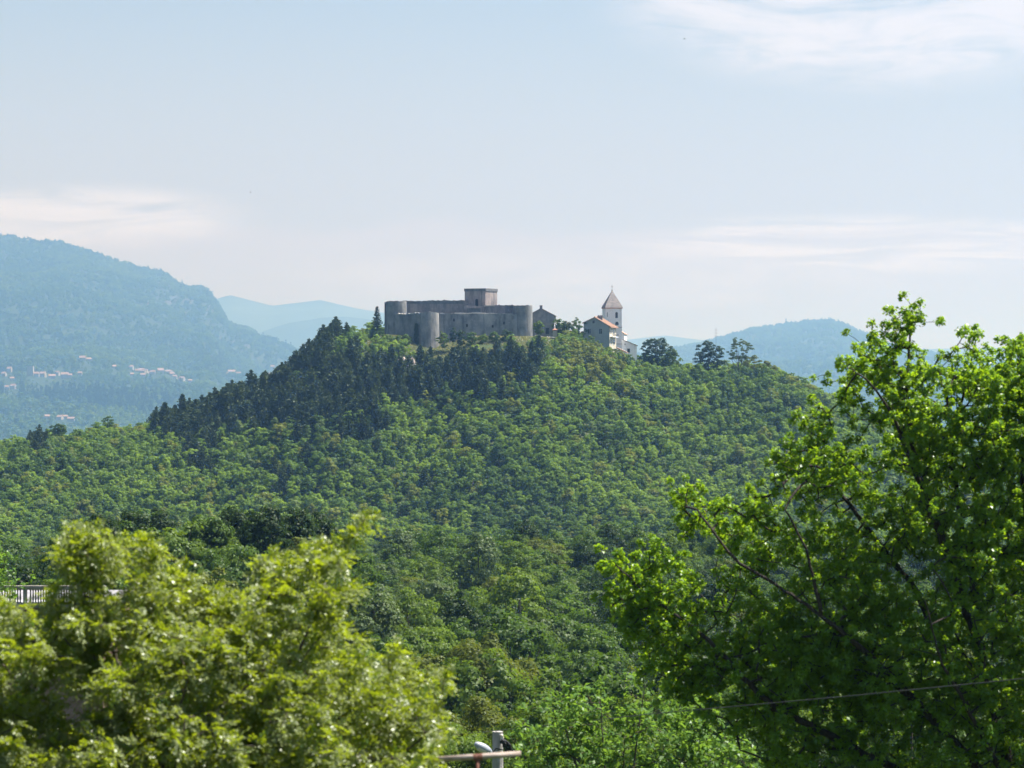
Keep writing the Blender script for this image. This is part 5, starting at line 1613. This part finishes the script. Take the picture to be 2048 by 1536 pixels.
    ex = sample_poly(rg, [(1690, 700), (1740, 690), (1800, 650), (1860, 650), (1900, 720), (1960, 690), (2060, 690), (2200, 700), (2200, 1050), (1640, 1010), (1560, 980), (1570, 910), (1650, 850), (1760, 860), (1690, 790)], 80, holes[:3], 10)
    b2 = np.concatenate([b2, ex]); nb += len(ex)
    tl = np.array(tipsl, float)
    dep = rg.uniform(-1, 1, nb)
    half = np.interp(b2[:, 0], [1220, 1500, 1800, 2100, 2500], [0.9, 1.7, 2.5, 2.9, 2.6])
    half *= np.interp(b2[:, 1], [600, 800, 1000], [0.5, 0.8, 1.0])
    thin = (rg.uniform(size=nb) < np.interp(b2[:, 1], [600, 900, 1100, 1300], [1.0, 0.92, 0.95, 1.0]))
    b2, dep, half = b2[thin], dep[thin], half[thin]; nb = len(b2)
    C = np.concatenate([np.stack([b2[:, 0], b2[:, 1], dep*half], -1), np.stack([tl[:, 0], tl[:, 1], rg.normal(size=len(tl))*0.5 - 0.6], -1)])
    B = np.array([P(a, b, Y+c) for a, b, c in C])
    big = np.concatenate([np.ones(nb), np.full(len(tl), 0.55)])
    T, tt = [], []
    for q, (c, g) in enumerate(zip(B, big)):
        m = int(8*g)+2
        e = rg.normal(size=(m, 3))*np.array([0.30, 0.30, 0.24])*g**0.7
        T.append(c+e); tt.append(np.full(m, np.clip(rg.normal()*0.22+0.5, 0, 1)))
    T = np.concatenate(T); tt = np.concatenate(tt)
    A, par, r, dirs = grow(rg, limbs, T, 0.16, 0.0055)
    root = empty("oak_tree", (base[0], base[1], zg))
    tag(root, "big bright green oak with dark forking limbs in the near right", "oak tree")
    o = np.array(root.location)
    link("trunk", branch_mesh("trunk", A-o, par, r, M_BARKD, 6), root)
    # leaf tufts: rosettes of lobed leaves round each twig end
    n = 52
    k = len(T)*n
    ti = np.repeat(np.arange(len(T)), n)
    rad = sph(rg, k)
    d = unit(dirs[ti]*0.45 + rad*0.9 + np.array([0, 0, 0.18]))
    ts = rg.uniform(0.75, 1.25, len(T))[ti]
    L = rg.uniform(0.05, 0.092, k)*ts
    Cc = T[ti] + d*(rg.uniform(0.01, 0.075, k)*ts + L*0.45)[:, None] - dirs[ti]*rg.uniform(0, 0.06, k)[:, None]
    Nn = unit(d*0.55 + np.array([0, 0, 0.5]) + rg.normal(size=(k, 3))*0.5)
    V, Q = cards(rg, Cc-o, Nn, L, 0.62, 0.3, d*0.6+rg.normal(size=(k, 3))*0.5)
    tint = np.clip(tt[ti]*0.7 + rg.normal(size=k)*0.17 + 0.15, 0, 1)
    link("crown", mesh_np("crown", V, Q, mats=[M_OAK], tint=tint), root)
    print("oak leaves", k, "nodes", len(A))
oak()

def locust():
    rg = np.random.default_rng(31)
    Y = 30.0
    W = lambda px_, py_, dy=0.0: P(px_, py_, Y+dy)
    zg = float(ground(X(380, Y), Y))
    base = np.array([X(390, Y), Y, zg-0.2])
    fork = W(385, 1800)
    limbs = [([base, fork], 0.14, 0.11),
             ([fork, W(300, 1550, -.3), W(240, 1350, -.5), W(190, 1180, -.5), W(165, 1080, -.5)], 0.06, 0.008),
             ([fork, W(430, 1500, .3), W(480, 1330, .4), W(540, 1210, .3), W(580, 1140, .2)], 0.06, 0.008),
             ([fork, W(520, 1500, -.5), W(600, 1300, -.4), W(660, 1140, -.3), W(728, 1040, -.2)], 0.055, 0.006),
             ([fork, W(560, 1560, .5), W(680, 1430, .6), W(790, 1370, .6), W(890, 1360, .6)], 0.05, 0.007),
             ([fork, W(200, 1560, .6), W(80, 1420, .9), W(0, 1320, 1.0), W(-60, 1290, 1)], 0.055, 0.008),
             ([fork, W(370, 1500, 1.0), W(360, 1300, 1.2), W(345, 1150, 1.1)], 0.055, 0.008),
             ([fork, W(330, 1600, -1.0), W(350, 1450, -1.5), W(380, 1350, -1.6)], 0.05, 0.008),
             ([fork, W(600, 1650, -.8), W(720, 1560, -1.0), W(840, 1480, -1.0)], 0.05, 0.008),
             ([fork, W(150, 1650, -.8), W(20, 1560, -1.0), W(-120, 1480, -1.0)], 0.05, 0.008)]
    env = [(-260, 1235), (-60, 1232), (60, 1232), (108, 1222), (140, 1100), (165, 1075), (230, 1110), (300, 1110), (370, 1170), (430, 1215), (500, 1225), (540, 1150), (590, 1130), (640, 1110), (668, 1130), (640, 1190), (700, 1190), (680, 1250), (700, 1310), (800, 1345), (880, 1375), (870, 1450), (850, 1720), (-300, 1720)]
    nb = 680
    b2 = sample_poly(rg, env, nb)
    tl = np.array([(733, 1036), (724, 1048), (708, 1065), (690, 1085), (668, 1092), (645, 1090), (655, 1125), (152, 1062), (188, 1062), (170, 1085), (235, 1098), (280, 1090), (300, 1100), (552, 1118), (600, 1112), (575, 1135), (345, 1135),
                   (715, 1178), (690, 1182), (660, 1190), (525, 1195), (130, 1110), (118, 1180), (895, 1352), (870, 1350), (820, 1335), (780, 1330), (875, 1420)], float)
    low = b2[:, 1] > rg.uniform(1100, 1330, nb)
    b2 = np.where((~low & (rg.uniform(size=nb) < 0.35))[:, None], sample_poly(rg, [(60, 1330), (760, 1360), (840, 1500), (820, 1720), (-200, 1720), (-200, 1400)], nb), b2)
    dep = rg.uniform(-1, 1, nb)
    half = np.interp(b2[:, 1], [1060, 1200, 1500], [0.6, 1.3, 2.2])
    C = np.concatenate([np.stack([b2[:, 0], b2[:, 1], dep*half], -1), np.stack([tl[:, 0], tl[:, 1], rg.normal(size=len(tl))*0.3-0.1], -1)])
    B = np.array([P(a, b, Y+c) for a, b, c in C])
    T, tt = [], []
    for q, c in enumerate(B):
        m = 8 if q < nb else 3
        T.append(c + rg.normal(size=(m, 3))*np.array([0.105, 0.105, 0.085])*(1 if q < nb else 0.35)); tt.append(np.full(m, np.clip(rg.normal()*0.22+0.5, 0, 1)))
    # long young shoots standing out of the top
    top = [(140, 1100), (165, 1080), (200, 1085), (235, 1110), (300, 1105), (360, 1165), (440, 1215), (540, 1150), (590, 1130), (640, 1115), (700, 1190), (690, 1260), (720, 1310), (800, 1345), (870, 1370), (20, 1245), (60, 1240), (110, 1225), (-40, 1240)]
    for q in range(62):
        a, b = top[rg.integers(0, len(top))]
        p0 = P(a+rg.normal()*22, b+18+rg.normal()*10, Y+rg.normal()*0.6)
        dv = unit(np.array([rg.normal()*0.5, rg.normal()*0.3, 1.0 if rg.uniform() < 0.8 else 0.3]))
        m = rg.integers(3, 7)
        T.append(p0 + dv*(np.arange(m)*0.062)[:, None] + rg.normal(size=(m, 3))*0.012); tt.append(np.full(m, rg.uniform(0.5, 1.0)))
    T = np.concatenate(T); tt = np.concatenate(tt)
    A, par, r, dirs = grow(rg, limbs, T, 0.10, 0.0022)
    root = empty("locust_tree", (base[0], base[1], zg))
    tag(root, "bushy yellow green tree with feathery pinnate leaves, out of focus, near left", "tree")
    o = np.array(root.location)
    link("trunk", branch_mesh("trunk", A-o, par, r, M_BARK, 5), root)
    # pinnate leaves
    nlv, pr = 6, 7
    k = len(T)*nlv
    ti = np.repeat(np.arange(len(T)), nlv)
    d = unit(dirs[ti]*0.5 + rg.normal(size=(k, 3))*0.7 + np.array([0, 0, 0.05]))
    side = unit(np.cross(d, np.array([0, 0, 1.0]) + rg.normal(size=(k, 3))*0.35))
    nrm = np.cross(side, d)
    Lr = rg.uniform(0.12, 0.2, k)
    st = T[ti] - dirs[ti]*rg.uniform(0, 0.10, k)[:, None]
    C, U, Nn, Ln, tn = [], [], [], [], []
    for j in range(pr):
        f = 0.25 + 0.75*j/(pr-1)
        droop = np.stack([0*Lr, 0*Lr, -0.30*Lr*f*f], -1)
        for sg in (-1, 1):
            if j == pr-1 and sg == 1: 
                c = st + d*(Lr*1.12)[:, None] + droop; u = d
            else:
                u = unit(side*sg*0.9 + d*0.35 + rg.normal(size=(k, 3))*0.18)
                c = st + d*(Lr*f)[:, None] + u*0.024 + droop
            C.append(c); U.append(u); Nn.append(nrm + rg.normal(size=(k, 3))*0.35); Ln.append(rg.uniform(0.036, 0.055, k)); tn.append(np.clip(tt[ti]*0.75 + rg.normal(size=k)*0.16+0.12, 0, 1))
    V, Q = cards(rg, np.concatenate(C)-o, np.concatenate(Nn), np.concatenate(Ln), 0.5, 0.22, np.concatenate(U))
    link("crown", mesh_np("crown", V, Q, mats=[M_ROB], tint=np.concatenate(tn)), root)
    # hanging clusters of small pale flecks, a scattering of them
    m = 170
    pick = rg.permutation(len(T))[:m]
    cl = T[pick] + rg.normal(size=(m, 3))*0.04
    nn = 14
    ci = np.repeat(np.arange(m), nn)
    f = rg.uniform(0, 1, m*nn)
    Cb = cl[ci] + np.stack([rg.normal(size=m*nn)*0.012*(1.3-f), rg.normal(size=m*nn)*0.012*(1.3-f), -0.09*f], -1)
    V, Q = cards(rg, Cb-o, rg.normal(size=(m*nn, 3)), rg.uniform(0.015, 0.026, m*nn), 0.8, 0.4)
    link("flecks", mesh_np("flecks", V, Q, mats=[M_FLECK], tint=rg.uniform(0, 1, m*nn)), root)
    print("locust leaflets", len(C)*k)
locust()

def broad_shrub(name, label, px0, env, Y, nb, seed, mat, Lf, tufts, per, spread, limb_pts, cat="tree", depth=1.4):
    rg = np.random.default_rng(seed)
    W = lambda px_, py_, dy=0.0: P(px_, py_, Y+dy)
    zg = float(ground(X(px0, Y), Y))
    base = np.array([X(px0, Y), Y, zg-0.2])
    ymax = max(p[1] for p in env)
    fork = np.array([X(px0, Y), Y, max(Z(ymax, Y)-0.6, zg+0.8)])
    limbs = [([base, fork], 0.13, 0.10)] + [([fork, (fork+W(a, b, c))/2+np.array([0, 0, -.1]), W(a, b, c)], 0.06, 0.01) for a, b, c in limb_pts]
    b2 = sample_poly(rg, env, nb)
    B = np.array([P(a, b, Y+c) for (a, b), c in zip(b2, rg.uniform(-depth, depth, nb))])
    T = np.concatenate([c + rg.normal(size=(tufts, 3))*np.array([1, 1, .7])*spread for c in B])
    tt = np.repeat(np.clip(rg.normal(size=nb)*0.2+0.5, 0, 1), tufts)
    A, par, r, dirs = grow(rg, limbs, T, 0.18, 0.004)
    root = empty(name, (base[0], base[1], zg)); tag(root, label, cat)
    o = np.array(root.location)
    link("trunk", branch_mesh("trunk", A-o, par, r, M_BARK, 5), root)
    k = len(T)*per
    ti = np.repeat(np.arange(len(T)), per)
    d = unit(dirs[ti]*0.5 + rg.normal(size=(k, 3))*0.7 + np.array([0, 0, -0.05]))
    L = Lf*rg.uniform(0.65, 1.25, k)
    Cc = T[ti] - dirs[ti]*rg.uniform(0, 0.18, k)[:, None] + d*(0.03+L*0.5)[:, None]
    V, Q = cards(rg, Cc-o, np.array([0, 0, 0.7]) + rg.normal(size=(k, 3))*0.6, L, 0.48, 0.28, d)
    link("crown", mesh_np("crown", V, Q, mats=[mat], tint=np.clip(tt[ti]*0.7+rg.normal(size=k)*0.16+0.15, 0, 1)), root)

broad_shrub("leafy_tree", "bright light green leafy bush at the foot of the oak, beside the pole", 1230,
            [(1045, 1560), (1055, 1470), (1090, 1410), (1140, 1390), (1200, 1390), (1260, 1355), (1330, 1375), (1400, 1430), (1480, 1490), (1560, 1560), (1600, 1720), (1040, 1720)], 63.0, 150, 55, M_ASH, 0.15, 8, 13, 0.26,
            [(1070, 1470, 0), (1120, 1420, .4), (1200, 1400, -.4), (1290, 1370, 0), (1400, 1450, .5), (1480, 1520, -.4), (1250, 1480, -1)])
broad_shrub("leafy_tree", "green tree tip at the left edge over the terrace balustrade", -75,
            [(-190, 1150), (-120, 1100), (-40, 1085), (5, 1110), (22, 1150), (20, 1175), (-10, 1195), (-60, 1230), (-180, 1240)], 100.0, 60, 56, M_ASH, 0.17, 8, 13, 0.30,
            [(-150, 1150, 0), (-60, 1100, 0), (5, 1140, 0), (0, 1180, 0)])

# ------------------------------------------------------------------ haze
def haze():
    m, N, L = nodes("haze")
    out = N.new("ShaderNodeOutputMaterial")
    v = N.new("ShaderNodeVolumePrincipled")
    v.inputs["Color"].default_value = HAZE_COLOR
    v.inputs["Absorption Color"].default_value = (1, 1, 1, 1)
    v.inputs["Density"].default_value = HAZE_DENSITY
    v.inputs["Anisotropy"].default_value = 0.65
    L.new(v.outputs[0], out.inputs["Volume"])
    mb = MB(); mb.box((-36000, -500, -152), (36000, 36000, 600))
    o = mb.obj("haze", [m])
    tag(o, "pale blue summer haze over the whole valley", "haze", kind="stuff")
haze()
